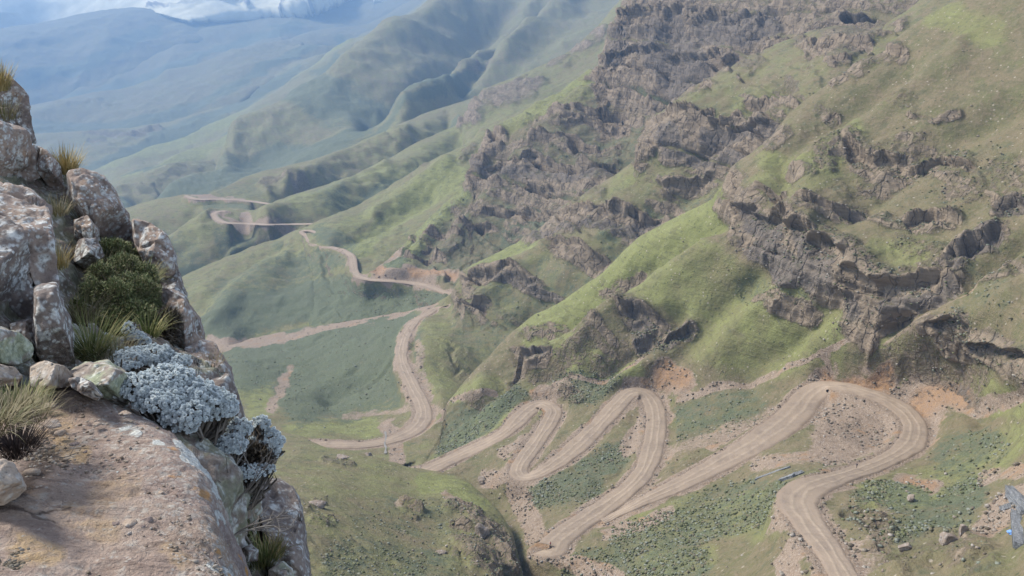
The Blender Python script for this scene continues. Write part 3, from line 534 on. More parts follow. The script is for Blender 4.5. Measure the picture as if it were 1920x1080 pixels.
sheet("green_spur",
    [(50, 560), (150, 515), (240, 470), (330, 436), (372, 408), (392, 393), (402, 391), (430, 392), (455, 397), (475, 393), (540, 370), (600, 353), (660, 338), (700, 318), (760, 278), (800, 258), (858, 235), (872, 212), (886, 190), (906, 165), (960, 146), (1000, 130), (1070, 95), (1110, 60), (1132, 36), (1170, -10)],
    [(400, 401, -277), (430, 418, -275), (500, 421, -273), (610, 419, -270), (425, 395, -277.5), (460, 399, -276), (392, 394, 1245), (330, 440, 1225), (240, 470, 1210), (50, 560, 1150), (470, 450, 1150), (560, 440, 1120), (540, 372, 1340), (660, 340, 1420), (760, 280, 1550), (700, 350, 1350), (800, 300, 1460), (870, 235, 1640), (886, 192, 1710), (906, 167, 1740), (1000, 132, 1760), (1070, 95, 1800), (1130, 40, 1860), (950, 205, 1620), (1050, 150, 1700), (345, 520, 1080), (250, 540, 1100)],
    50, 1170, [(50, 700), (250, 620), (460, 520), (560, 480), (600, 460), (700, 410), (850, 330), (1000, 260), (1170, 120)], back=120, sc=2.6, amp=.8, shape=[(-18, 13, [(860, 260), (740, 330), (620, 390), (520, 430), (420, 470)]), (14, 12, [(720, 310), (600, 370), (500, 400)]), (14, 14, [(395, 405), (340, 450), (290, 490)]), (-14, 14, [(460, 420), (400, 460), (340, 510)])], roads=[(ROAD_Q, 4)], jit=1.5, gully=1.3, rnd=(0, 100),
    rock=[(1, 20, [(893, 195), (950, 172), (1000, 150)]), (1, 14, [(868, 228), (895, 222)]), (.85, 15, [(1045, 115), (1125, 62)]), (.8, 8, [(950, 190), (1000, 175)]), (.6, 5, [(500, 411), (580, 412)])],
    lush_lit=[(.8, 20, [(560, 385), (700, 345), (850, 255)]), (.6, 14, [(340, 440), (400, 430)]), (.6, 16, [(940, 215), (1040, 160)])],
    bush=[(.85, 13, [(300, 520), (360, 490), (460, 452), (545, 425)]), (.8, 12, [(610, 400), (700, 350), (850, 275)]), (.6, 30, [(420, 445), (560, 440)]), (.5, 20, [(300, 480), (360, 470)]), (.5, 16, [(600, 365), (640, 362)])],  # first two strokes: gully scrub with valley shade painted in
    soil=[(1, 4, [(416, 402), (440, 412), (500, 415), (600, 413)]), (.95, 8, [(455, 402), (470, 410)])], base=(0, .38, 0, .22))
ROAD_R = [(348, 366.5, 3), (358, 370.5, 5.2), (375, 373.5, 4.6), (420, 373.5, 4.2), (460, 376, 4.2), (500, 381, 4), (520, 385, 4)]
sheet("green_shoulder",
    [(-50, 500), (150, 425), (230, 390), (300, 372), (345, 364), (390, 362), (420, 350), (460, 330), (500, 318), (540, 309), (570, 306), (640, 288), (680, 272), (740, 238), (800, 212), (880, 186), (960, 150), (1100, 90)],
    [(350, 367, -291), (375, 373.5, -289.5), (430, 374, -288.5), (500, 381, -287), (420, 351, 1480), (520, 310, 1640), (640, 290, 1750), (740, 240, 1900), (880, 188, 2100), (230, 392, 1440), (-50, 500, 1400), (400, 420, 1290), (250, 450, 1330), (600, 340, 1540), (760, 270, 1720), (1100, 90, 2300), (480, 350, 1480)],
    -50, 1100, [(-50, 620), (330, 480), (400, 425), (560, 410), (760, 320), (880, 260), (1100, 150)], back=150, sc=3.2, amp=.7, shape=[(-22, 12, [(840, 225), (700, 300), (590, 345), (480, 380)]), (18, 12, [(760, 245), (640, 300), (540, 335)]), (-16, 14, [(360, 400), (280, 430), (200, 470)])], roads=[(ROAD_R, 4)], jit=1.5, gully=1.2, rnd=(0, 100),
    rock=[(.8, 12, [(500, 345), (540, 330), (575, 345)]), (.5, 8, [(740, 250), (690, 270)])],
    lush_lit=[(.55, 16, [(640, 300), (760, 250), (870, 200)]), (.5, 10, [(300, 385), (400, 378)])], soil=[(1, 3, [(385, 367.5), (440, 370), (500, 377)]), (1, 3.5, [(366, 369), (386, 368)])],
    bush=[(.85, 12, [(180, 470), (250, 445), (330, 420), (382, 398)]), (.8, 10, [(560, 358), (660, 325), (760, 268), (860, 225)]), (.7, 10, [(380, 380), (440, 382), (500, 388)]), (.5, 14, [(420, 362), (480, 345)])], base=(0, .3, 0, .22))  # first two strokes darken the gullies: scrub plus painted valley shade

# ---- the far, hazy side of the valley
far = dict(gully=1.4, jit=1.0, relief=2.2, rnd=(-500, -400), rndk=.034)  # lush crest strokes paint in lit rims; bush flank strokes paint in shade
sheet("distant_spur",
    [(-250, 560), (0, 430), (120, 375), (193, 337), (233, 320), (280, 306), (320, 284), (350, 272), (400, 262), (470, 240), (530, 205), (600, 160), (660, 110), (745, 46), (800, 20), (850, -2), (920, -35), (1000, -60), (1350, -70)],
    [(-250, 560, 1900), (0, 430, 2100), (193, 337, 2400), (350, 272, 2700), (470, 240, 2850), (600, 160, 3050), (745, 46, 3550), (850, 0, 3850), (1000, -50, 4100), (350, 340, 2050), (600, 280, 2150), (800, 200, 2450), (1000, 120, 2750), (1100, 60, 2950), (950, 60, 3150), (700, 150, 2800), (900, 150, 2700), (880, 30, 3500), (1300, -50, 3600), (840, 240, 2300), (200, 400, 1900)],
    -250, 1350, [(-250, 700), (200, 480), (350, 400), (520, 340), (660, 310), (880, 220), (1100, 120), (1350, 60)], step=2.6, back=260, sc=6.0, amp=1.7, **far, shape=[(70, 24, [(860, 20), (720, 110), (620, 190), (520, 250), (420, 290)]), (-60, 22, [(980, -10), (880, 80), (780, 170), (690, 225)]), (60, 26, [(1060, 20), (960, 110), (850, 190), (760, 240)]), (-70, 16, [(1020, 20), (930, 110), (860, 190)]), (-50, 16, [(420, 280), (330, 320), (260, 370)])],
    rock=[(.55, 7, [(180, 345), (220, 350), (280, 345)]), (.35, 16, [(560, 200), (620, 180), (690, 190)]), (.4, 9, [(760, 150), (830, 145)]), (.7, 8, [(850, 145), (905, 130), (980, 80)]), (.5, 9, [(960, 60), (1020, 20)])],
    lush_lit=[(1, 15, [(480, 240), (600, 165), (745, 50)]), (.9, 9, [(233, 324), (330, 284), (470, 246)])], bush=[(.95, 20, [(200, 395), (300, 370), (420, 338), (520, 300), (640, 275), (740, 228), (870, 178)]), (.8, 26, [(560, 215), (680, 200), (800, 190)]), (.6, 30, [(620, 220), (760, 200), (870, 190)]), (.6, 20, [(340, 330), (440, 320)]), (.8, 6, [(640, 300), (740, 260), (830, 220)]), (.7, 7, [(830, 200), (900, 130), (1010, 40)])], base=(0, .32, 0, .28))
sheet("distant_spur.001",
    [(-300, 480), (0, 370), (100, 340), (160, 317), (210, 296), (250, 282), (283, 268), (350, 250), (400, 228), (440, 213), (467, 203), (530, 163), (600, 118), (660, 75), (700, 62), (760, 30), (820, 0), (900, -50)],
    [(-300, 480, 2500), (0, 370, 2800), (160, 317, 2950), (283, 268, 3150), (400, 228, 3350), (530, 163, 3650), (660, 75, 4050), (820, 0, 4500), (250, 320, 2600), (450, 240, 3050), (900, -50, 4800)],
    -300, 900, [(-300, 620), (0, 480), (193, 390), (350, 320), (470, 290), (600, 220), (745, 100), (900, 20)], step=2.6, back=300, sc=7, amp=1.7, **far, rock=[(.4, 8, [(300, 280), (360, 262)])], bush=[(.9, 12, [(180, 345), (280, 315), (350, 285), (460, 245), (540, 195), (640, 120)]), (.8, 12, [(240, 320), (330, 290), (420, 262)]), (.7, 14, [(520, 210), (600, 165)])], lush_lit=[(.9, 10, [(190, 306), (283, 272), (420, 224), (560, 145), (660, 80)])], base=(0, .32, 0, .28))
sheet("distant_spur.002",
    [(-300, 330), (0, 262), (60, 248), (120, 240), (170, 237), (240, 235), (300, 230), (340, 222), (383, 207), (430, 190), (460, 175), (500, 152), (533, 127), (580, 106), (633, 86), (680, 60), (740, 40), (820, -10)],
    [(-300, 330, 3600), (0, 262, 3800), (170, 237, 3900), (300, 230, 4000), (383, 207, 4150), (500, 152, 4500), (633, 86, 4900), (820, -10, 5500), (150, 330, 3100), (350, 260, 3500), (0, 380, 3000), (-300, 480, 2900)],
    -300, 820, [(-300, 560), (0, 440), (160, 380), (350, 300), (467, 250), (600, 170), (740, 90), (820, 50)], step=2.6, back=350, sc=8, amp=1.7, **far, rock=[(.85, 8, [(168, 246), (240, 246), (300, 242)]), (.5, 8, [(420, 220), (360, 235)])], lush_lit=[(.5, 12, [(340, 230), (460, 180), (600, 100)])], bush=[(.9, 14, [(60, 290), (160, 310), (280, 262), (400, 222), (470, 190), (560, 135)])], base=(0, .32, 0, .28))
sheet("distant_spur.003",
    [(-300, 250), (0, 205), (57, 192), (100, 180), (160, 167), (207, 160), (290, 143), (313, 127), (367, 120), (400, 104), (430, 89), (480, 82), (547, 74), (583, 58), (633, 50), (690, 42), (760, 10), (820, -20)],
    [(-300, 250, 4600), (0, 205, 4800), (100, 180, 4900), (207, 160, 5000), (290, 143, 5100), (430, 89, 5500), (547, 74, 5700), (690, 42, 6100), (820, -20, 6700), (100, 240, 4300), (350, 180, 4600), (560, 110, 5100), (-300, 330, 4100)],
    -300, 820, [(-300, 460), (0, 330), (170, 290), (383, 260), (533, 180), (633, 130), (820, 40)], step=2.6, back=400, sc=9, amp=1.7, **far, rock=[(.55, 8, [(440, 97), (560, 86)]), (.4, 6, [(110, 190), (200, 175)])], lush_lit=[(.5, 8, [(200, 164), (290, 148)])], bush=[(.9, 12, [(60, 232), (170, 226), (300, 220), (400, 190), (520, 125), (640, 75)])], base=(0, .12, 0, .42))
sheet("distant_spur.004",
    [(-300, 245), (0, 212), (57, 191), (117, 170), (150, 152), (187, 142), (213, 133), (253, 113), (290, 90), (333, 72), (363, 62), (400, 50), (450, 42), (500, 34), (560, 26), (633, 19), (670, 8), (710, -10), (800, -40)],
    [(-300, 245, 5600), (0, 212, 5700), (117, 170, 5800), (213, 133, 6000), (333, 72, 6500), (500, 34, 6900), (710, -10, 7500), (150, 180, 5500), (400, 90, 6100), (600, 60, 6500), (-300, 300, 5200), (800, -40, 7900)],
    -300, 800, [(-300, 380), (57, 260), (207, 220), (300, 200), (430, 140), (633, 90), (800, 30)], step=2.6, back=500, sc=10, amp=1.7, **far, lush_lit=[(.4, 8, [(200, 138), (330, 76), (500, 38)])], bush=[(.9, 10, [(60, 185), (160, 158), (290, 132), (430, 78), (560, 55)])], base=(0, .12, 0, .42))
sheet("distant_mountain",
    [(-400, 90), (-100, 68), (0, 52), (60, 42), (100, 34), (140, 25), (183, 17), (215, 14), (250, 14), (280, 20), (320, 33), (354, 40), (400, 34), (470, 32), (560, 20), (700, -20)],
    [(-400, 110, 6400), (0, 74, 6700), (100, 60, 6900), (240, 22, 7200), (354, 42, 6900), (560, 20, 7300), (0, 170, 6200), (200, 110, 6400), (350, 70, 6700), (-400, 260, 5900), (700, -20, 7700)],
    -400, 700, [(-400, 340), (0, 260), (117, 220), (213, 180), (333, 120), (500, 80), (700, 30)], step=3, back=600, sc=12, amp=1.7, **{**far, 'gully': .9, 'relief': 1.6}, rock=[(.6, 5, [(354, 46), (470, 38)])], lush_lit=[(.4, 8, [(60, 70), (200, 34)])], bush=[(.9, 14, [(0, 190), (110, 150), (210, 120), (300, 75)])], base=(0, .12, 0, .42))
def sunlit_pale_material():  # sunlight on dry grassland painted in as a pale base colour
    t = NT("sunlit_pale_plateau"); rock, lush_lit, soil, bush = t.attr("cls"); n = t.noise(.01, 4); c = t.mix(t.ramp(n, .35, .65), (0.46, 0.43, 0.30), (0.56, 0.53, 0.39))
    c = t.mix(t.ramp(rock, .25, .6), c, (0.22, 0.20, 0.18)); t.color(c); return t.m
M_SUNLIT_PALE = sunlit_pale_material()
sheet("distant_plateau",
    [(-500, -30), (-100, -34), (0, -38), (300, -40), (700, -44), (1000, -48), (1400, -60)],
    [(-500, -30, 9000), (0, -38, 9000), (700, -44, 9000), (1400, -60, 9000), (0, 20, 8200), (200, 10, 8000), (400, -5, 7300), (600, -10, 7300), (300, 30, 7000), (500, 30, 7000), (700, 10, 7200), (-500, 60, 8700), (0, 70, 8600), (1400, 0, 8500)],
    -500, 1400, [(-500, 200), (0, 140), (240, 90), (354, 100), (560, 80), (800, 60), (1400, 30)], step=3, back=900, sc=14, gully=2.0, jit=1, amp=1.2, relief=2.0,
    rock=[(.7, 3, [(270, 8), (380, 12), (460, 5)]), (.7, 3, [(455, 4), (462, 26)]), (.7, 3, [(540, -5), (530, 22)]), (.7, 3, [(592, -5), (588, 20)]), (.6, 3, [(630, 0), (636, 14)])], base=(0, .15, .3, 0), lush_lit=[], mat=M_SUNLIT_PALE)

# ---- the gravel road
def road_material():
    t = NT("gravel_road")
    across, along, edge, _ = t.attr("way")
    n = t.noise(.5, 5, .6); n2 = t.noise(2.5, 4, .6); n3 = t.noise(.06, 3)
    c = t.mix(t.ramp(n, .3, .7), (0.225, 0.175, 0.132), (0.272, 0.215, 0.162))
    c = t.mix(t.ramp(n3, .35, .65, 0, .7), c, (0.285, 0.222, 0.165)); c = t.mix(t.ramp(t.noise(.14, 4, .6), .52, .68, 0, .5), c, (0.185, 0.145, 0.115))
    # two worn wheel tracks
    a = t.math('ABSOLUTE', t.math('SUBTRACT', across, .5))
    w = t.math('SUBTRACT', a, .13); w = t.math('ABSOLUTE', t.math('ADD', w, t.math('MULTIPLY', t.math('SUBTRACT', n3, .5), .22)))
    tr = t.math('MULTIPLY', t.ramp(w, .09, .0), t.ramp(n, .25, .6, .35, 1))
    c = t.mix(t.math('MULTIPLY', tr, .36), c, (0.36, 0.29, 0.215))
    e = t.ramp(t.math('ADD', a, t.math('MULTIPLY', t.math('SUBTRACT', n, .5), .35)), .34, .52)
    c = t.mix(e, c, (0.205, 0.155, 0.115))
    c = t.mix(t.ramp(n2, .60, .75, 0, .7), c, (0.34, 0.29, 0.245)); c = t.mix(t.ramp(n2, .36, .25, 0, .6), c, (0.14, 0.11, 0.09))
    t.color(c); t.bump(t.math('ADD', n2, t.math('MULTIPLY', tr, -.8)), .5, .25)
    return t.m
M_ROAD = road_material()
for C, hw in ROAD_BITS:
    n = len(C)
    T = np.gradient(C, axis=0); T[:, 2] = 0
    for _ in range(4): T[1:-1] = (T[:-2] + 2 * T[1:-1] + T[2:]) / 4
    T /= np.linalg.norm(T, axis=1, keepdims=True) + 1e-9
    Sd = np.stack([T[:, 1], -T[:, 0], np.zeros(n)], -1)
    k = 15; x = np.linspace(-1, 1, k)
    wob = 1 + .16 * fbm(C, 16, 4, .6)
    V3 = C[:, None] + Sd[:, None] * (x[None, :, None] * (hw * wob)[:, None, None])
    V3[..., 2] += .10 * (1 - x ** 2)[None] - .40 * (np.abs(x) > .99)[None] + .16 * fbm(V3, 4.0, 3)
    o = mesh_obj("road", V3.reshape(-1, 3), grid_faces(n, k), M_ROAD)
    vattr(o, "way", np.stack([np.broadcast_to((x + 1) / 2, (n, k)), np.zeros((n, k)), np.zeros((n, k)), np.ones((n, k))], -1).reshape(-1, 4))
    props(o, kind='structure')

# ---- air
def haze_box():
    x0, x1, y0, y1, z0, z1 = -9000, 9000, -400, 15500, -3000, 420
    v = [(x, y, z) for z in (z0, z1) for y in (y0, y1) for x in (x0, x1)]
    f = [(0, 2, 3, 1), (4, 5, 7, 6), (0, 1, 5, 4), (2, 6, 7, 3), (0, 4, 6, 2), (1, 3, 7, 5)]
    m = bpy.data.materials.new("haze"); m.use_nodes = True; t = m.node_tree; t.nodes.clear()
    o = t.nodes.new('ShaderNodeOutputMaterial'); p = t.nodes.new('ShaderNodeVolumePrincipled')
    p.inputs['Color'].default_value = (0.28, 0.47, 0.78, 1); p.inputs['Density'].default_value = HAZE; p.inputs['Anisotropy'].default_value = .25
    t.links.new(p.outputs[0], o.inputs['Volume'])
    props(mesh_obj("haze", v, f, m, smooth=False), kind='stuff')
HAZE = 1.2e-4
haze_box()

# ================================================================== SCRUB AND STONES ON THE SLOPES
ICO_V = []; ICO_F = []
def _ico():
    bm = bmesh.new(); bmesh.ops.create_icosphere(bm, subdivisions=1, radius=1.0)
    v = np.array([x.co[:] for x in bm.verts]); f = np.array([[q.index for q in p.verts] for p in bm.faces]); bm.free(); return v, f
ICO_V, ICO_F = _ico()
def clumps(name, pts, size, mat, squash=(.6, .9), lump=.35, sink=.25, tint=None):
    """many small lumps as one mesh"""
    n = len(pts); nv = len(ICO_V)
    th = RNG.random(n) * 2 * np.pi; c, s_ = np.cos(th), np.sin(th)
    v = ICO_V[None] * (1 + lump * (RNG.random((n, nv, 1)) - .5) * 2)
    v = v * np.stack([1 + .35 * RNG.random(n), np.ones(n), squash[0] + (squash[1] - squash[0]) * RNG.random(n)], -1)[:, None]
    x = v[..., 0] * c[:, None] - v[..., 1] * s_[:, None]; y = v[..., 0] * s_[:, None] + v[..., 1] * c[:, None]
    w = np.stack([x, y, v[..., 2] + sink], -1) * size[:, None, None] + pts[:, None]
    f = (ICO_F[None] + (np.arange(n) * nv)[:, None, None]).reshape(-1, 3)
    o = mesh_obj(name, w.reshape(-1, 3), f, mat, smooth=True)
    t = np.repeat(RNG.random((n, 1)) if tint is None else tint, nv, 1)
    vattr(o, "tint", np.stack([t, t, t, t], -1).reshape(-1, 4))
    return props(o, kind='stuff')
def clump_material(name, cols, nscale, bump):
    t = NT(name); r, g, b, a = t.attr("tint"); n = t.noise(nscale, 4, .65)
    c = cols[0]
    for i, col in enumerate(cols[1:]):
        p = (i + 1) / len(cols); c = t.mix(t.ramp(r, p - .06, p + .06), c, col)
    c = t.mix(t.ramp(n, .38, .66), t.mix(.5, c, (0.05, 0.055, 0.03)), c)
    t.color(c); t.bump(n, bump, .4); return t.m
M_SCRUB = clump_material("scrub", [(0.095, 0.105, 0.050), (0.130, 0.140, 0.066), (0.165, 0.165, 0.082), (0.225, 0.238, 0.200), (0.195, 0.210, 0.165), (0.180, 0.155, 0.100)], 1.6, .6)
M_STONE = clump_material("loose_stones", [(0.14, 0.108, 0.086), (0.19, 0.152, 0.122), (0.25, 0.21, 0.175), (0.34, 0.30, 0.265)], 1.2, .4)
def pick(sh, w, n):
    S = SHEETS[sh]; k = (S['U'] > -20) & (S['U'] < 1940) & (S['V'] < 1110) & (S['V'] > -20)
    w = np.where(k, w, 0).ravel(); w = w / w.sum()
    i = RNG.choice(len(w), n, p=w)
    p = S['P'].reshape(-1, 3)[i] + RNG.normal(0, .35, (n, 3)) * np.array([1, 1, 0])
    return p, i
sp, ss = [], []; tp, ts = [], []
for sh, nb, ns, k in (("mountain_spur", 20000, 10000, 1.0), ("near_hillside", 3200, 900, .75), ("rocky_spur", 2600, 1500, 1.2), ("dark_cliffs", 2200, 900, 1.5)):
    S = SHEETS[sh]; patch = sstep(.35, .75, .5 * vnoise(S['P'], 34 * k, 87) + .35 * vnoise(S['P'], 13 * k, 88) + .25 * vnoise(S['P'], 5 * k, 89))
    road = S['S'] > .75
    w = (.001 + 1.6 * np.clip(S['B'] - .2, 0, 1) ** 1.4 + .06 * S['R']) * (.12 + patch) * np.where(sh == 'dark_cliffs', sstep(640, 740, S['U']), 1) * np.where(road, .08, 1)
    p, i = pick(sh, w, nb); sp.append(p); ss.append((.12 + .50 * RNG.random(nb) ** 3.4) * k)
    w = (.015 + S['S'] ** 1.5 + .22 * S['R']) * (.25 + sstep(.4, .7, vnoise(S['P'], 11 * k, 99)))
    p, i = pick(sh, w, ns); tp.append(p); ts.append((.14 + .5 * RNG.random(ns) ** 3.5) * k)
def off_road(p):
    ok = np.ones(len(p), bool)
    for C, hw in ROAD_BITS:
        for a in range(0, len(C), 4):
            ok &= ~((np.abs(p[:, 0] - C[a, 0]) < hw[a] + .2) & (np.hypot(p[:, 0] - C[a, 0], p[:, 1] - C[a, 1]) < hw[a] + .2))
    return ok
sp, ss, tp, ts = map(np.concatenate, (sp, ss, tp, ts))
k = off_road(sp); clumps("scrub", sp[k], ss[k], M_SCRUB, squash=(.35, .65), lump=.4, sink=.15)
k = off_road(tp); clumps("scree", tp[k], ts[k], M_STONE, squash=(.5, .8), lump=.3, sink=.1)

# ================================================================== FOREGROUND CLIFF
def rock_material(name, c1, c2, c3, lichen=.5, orange=.15, sc=1.0, moss=0.0, dark=.5):
    t = NT(name)
    n1 = t.noise(2.2 / sc, 5, .6); n2 = t.noise(9 / sc, 6, .62, dist=.4); n3 = t.noise(40 / sc, 5, .65); n4 = t.noise(5 / sc, 4, .6, vec_scale=(1, 1, 2.2))
    c = t.mix(t.ramp(n1, .35, .65), c1, c2)
    c = t.mix(t.ramp(n4, .45, .66, 0, .8), c, c3)
    c = t.mix(t.ramp(n3, .52, .70, 0, .55), c, (0.30, 0.25, 0.205))
    c = t.mix(t.ramp(n3, .46, .30, 0, .6), c, (0.085, 0.068, 0.060))
    bl = t.math('MULTIPLY', t.ramp(n2, .54, .64), t.ramp(n1, .42, .6))
    c = t.mix(t.math('MULTIPLY', bl, dark), c, (0.060, 0.052, 0.050))
    v = t.voro(13 / sc); v2 = t.voro(34 / sc)
    li = t.math('ADD', t.math('MULTIPLY', t.ramp(v, .55, .22), t.ramp(n2, .38, .52)), t.math('MULTIPLY', t.ramp(v2, .5, .2), t.ramp(n1, .42, .58)), True)
    li = t.math('MULTIPLY', t.math('MULTIPLY', li, t.ramp(n4, .30, .50)), t.ramp(n3, .30, .48))
    c = t.mix(t.math('MULTIPLY', li, lichen), c, t.mix(t.ramp(n3, .4, .7), (0.40, 0.41, 0.40), (0.60, 0.61, 0.59)))
    og = t.math('MULTIPLY', t.ramp(t.noise(6 / sc, 3, .5, dist=.3), .66, .71), orange)
    c = t.mix(og, c, (0.42, 0.21, 0.045))
    if moss: c = t.mix(t.math('MULTIPLY', t.ramp(n4, .40, .56), moss), c, t.mix(t.ramp(n3, .4, .65), (0.22, 0.26, 0.17), (0.34, 0.38, 0.25)))
    t.color(c)
    h = t.math('ADD', t.math('MULTIPLY', n2, 1.0), t.math('MULTIPLY', n3, .35)); h = t.math('ADD', h, t.math('MULTIPLY', li, .15))
    t.bump(h, .8, .03 * sc); t.b.inputs['Roughness'].default_value = .92
    return t.m
M_ROCK = rock_material("weathered_rock", (0.225, 0.178, 0.152), (0.285, 0.222, 0.180), (0.185, 0.148, 0.135), lichen=1.0)
M_ROCK_DARK = rock_material("dark_rock", (0.145, 0.120, 0.110), (0.195, 0.160, 0.140), (0.115, 0.098, 0.092), lichen=.95, orange=.05)
M_ROCK_PALE = rock_material("pale_rock", (0.32, 0.26, 0.21), (0.37, 0.31, 0.25), (0.27, 0.215, 0.175), lichen=.4, dark=.25)
M_ROCK_LICHEN = rock_material("lichen_rock", (0.20, 0.17, 0.145), (0.25, 0.21, 0.18), (0.17, 0.14, 0.125), lichen=.95, moss=.75)
def ledge_material():
    t = NT("ledge_rock")
    edge, lich, sand, crk = t.attr("cls")
    n0 = t.noise(1.3, 4, .55); n1 = t.noise(4.5, 5, .6, dist=.5); n2 = t.noise(16, 6, .65, dist=.3); n3 = t.noise(75, 5, .7); n4 = t.noise(7, 5, .65, vec_scale=(1, 2.6, 1), dist=.6)
    c = t.mix(t.ramp(n1, .34, .66), (0.285, 0.218, 0.182), (0.350, 0.278, 0.232))
    c = t.mix(t.ramp(n4, .48, .68, 0, .85), c, (0.215, 0.158, 0.130))
    c = t.mix(t.math('MULTIPLY', t.ramp(n0, .50, .66), .4), c, (0.345, 0.255, 0.165))
    c = t.mix(t.math('MULTIPLY', sand, t.ramp(n2, .3, .6)), c, (0.40, 0.285, 0.155))
    c = t.mix(t.ramp(n3, .56, .72, 0, .6), c, (0.46, 0.40, 0.335))
    c = t.mix(t.ramp(n3, .44, .30, 0, .65), c, (0.145, 0.105, 0.088))
    c = t.mix(t.ramp(n2, .60, .70, 0, .6), c, (0.135, 0.098, 0.088))
    v = t.voro(26); v2 = t.voro(60)
    gl = t.math('MULTIPLY', t.math('MULTIPLY', t.ramp(v, .50, .22), t.ramp(t.math('ADD', n1, t.math('MULTIPLY', edge, .30)), .50, .62)), t.ramp(n3, .3, .5))
    c = t.mix(t.math('MULTIPLY', gl, .75), c, (0.40, 0.375, 0.335))
    gl2 = t.math('MULTIPLY', t.ramp(v2, .45, .25), t.ramp(t.math('ADD', n2, t.math('MULTIPLY', edge, .24)), .55, .63))
    c = t.mix(t.math('MULTIPLY', gl2, .7), c, (0.46, 0.43, 0.39))
    c = t.mix(t.math('MULTIPLY', t.math('MULTIPLY', edge, t.ramp(n1, .58, .46)), .55), c, (0.200, 0.155, 0.150))
    lw = t.ramp(t.math('ADD', lich, t.math('MULTIPLY', t.math('SUBTRACT', n2, .5), 1.1)), .45, .6)
    c = t.mix(t.math('MULTIPLY', lw, t.ramp(n3, .32, .46, .2, 1)), c, t.mix(t.ramp(n3, .45, .65), (0.47, 0.485, 0.46), (0.66, 0.67, 0.64)))
    og = t.math('MULTIPLY', t.ramp(t.noise(8, 3, .5, dist=.3), .65, .70), edge)
    c = t.mix(t.math('MULTIPLY', og, .8), c, (0.44, 0.22, 0.05))
    c = t.mix(crk, c, (0.08, 0.058, 0.048))
    t.color(c)
    h = t.math('ADD', t.math('MULTIPLY', n2, 1.0), t.math('MULTIPLY', n3, .4)); h = t.math('ADD', h, t.math('ADD', t.math('MULTIPLY', lw, .25), n4))
    t.bump(h, .95, .035); t.b.inputs['Roughness'].default_value = .93
    return t.m
M_LEDGE = ledge_material()
def earth_material():
    t = NT("earth"); n = t.noise(6, 5, .65); n2 = t.noise(30, 5, .7)
    c = t.mix(t.ramp(n, .35, .65), (0.085, 0.065, 0.045), (0.125, 0.110, 0.060)); c = t.mix(t.ramp(n2, .52, .66), c, (0.20, 0.16, 0.11))
    c = t.mix(t.ramp(n2, .44, .32), c, (0.035, 0.028, 0.022)); t.color(c); t.bump(n2, .9, .05); return t.m
M_EARTH = earth_material()

M_CLIFF = rock_material('cliff_rock', (0.150, 0.122, 0.105), (0.205, 0.165, 0.135), (0.110, 0.100, 0.065), lichen=.8, moss=.3)
# ---- earth and broken rock behind the boulders
def foreground_sheet(name, crest, bottom, u0, u1, dfun, mat, step, relief, back_len, kind=None):
    cr = np.array(crest, float); bt = np.array(bottom, float)
    nu = int((u1 - u0) / step) + 1; uu = np.linspace(u0, u1, nu)
    vc = np.interp(uu, cr[:, 0], cr[:, 1]); vb = np.maximum(np.interp(uu, bt[:, 0], bt[:, 1]), vc + 5)
    for _ in range(3): vc[1:-1] = (vc[:-2] + vc[1:-1] + vc[2:]) / 3
    nr = int((vb - vc).max() / step) + 2; t = np.linspace(0, 1, nr)[:, None] ** 1.25
    U = np.broadcast_to(uu, (nr, nu)); V = vc + t * (vb - vc)
    D = dfun(U, V); P = rays(U, V) * D[..., None]
    du = np.gradient(P, axis=1); dv = np.gradient(P, axis=0)
    N = np.cross(dv, du); N /= np.linalg.norm(N, axis=-1, keepdims=True) + 1e-12; N[(N * P).sum(-1) > 0] *= -1
    P = P + N * relief(P, U, V)[..., None]
    c0 = P[0]; hd = c0[:, :2] / np.linalg.norm(c0[:, :2], axis=1, keepdims=True); rows = []
    tan = np.maximum(-c0[:, 2] / np.linalg.norm(c0[:, :2], axis=1), 0); nb = 14
    for i in range(nb, 0, -1):
        s = back_len * (i / nb) ** 1.7
        rows.append(np.stack([c0[:, 0] + hd[:, 0] * s, c0[:, 1] + hd[:, 1] * s, c0[:, 2] - (tan + .2) * s - 3.0 * s * s / back_len], -1))
    Pf = np.concatenate([np.array(rows), P], 0)
    o = mesh_obj(name, Pf.reshape(-1, 3), grid_faces(nr + nb, nu), mat)
    return o, U, V, P, nb
CLIFF = [(-900, 100, 9), (-900, 600, 4.2), (-900, 1100, 3.4), (-200, 90, 12), (0, 200, 10.5), (60, 300, 9.3), (150, 350, 8.8), (240, 450, 8.2), (330, 550, 7.6), (370, 650, 7.0), (430, 740, 6.4), (150, 550, 7.0), (60, 450, 6.6), (200, 640, 6.2), (260, 700, 5.6), (330, 770, 5.0), (420, 860, 4.6), (450, 950, 4.4), (520, 1000, 5.0), (560, 940, 5.5), (480, 1080, 4.3), (570, 1080, 4.8), (0, 700, 4.6), (100, 690, 4.9), (-200, 600, 5), (-200, 1000, 4), (100, 900, 4.3)]
cliff_depth = Depth(CLIFF, -960, 640, 40, 1300, 4)
foreground_sheet("cliff_face",
    [(-900, 60), (-200, 130), (0, 165), (30, 190), (50, 240), (66, 285), (110, 312), (140, 345), (200, 372), (228, 415), (250, 440), (288, 455), (312, 500), (322, 545), (345, 590), (360, 640), (385, 665), (408, 705), (425, 755), (440, 800), (455, 860), (475, 915), (500, 950), (545, 960), (556, 1000), (560, 1120)],
    [(-900, 1250), (560, 1250)], -900, 560, lambda U, V: cliff_depth(U, V) * 1.02, M_CLIFF, 3.0,
    lambda P, U, V: .10 * fbm(P, .9, 4) + .05 * fbm(P, .22, 4, .6, off=5), .7)[0]['kind'] = 'structure'

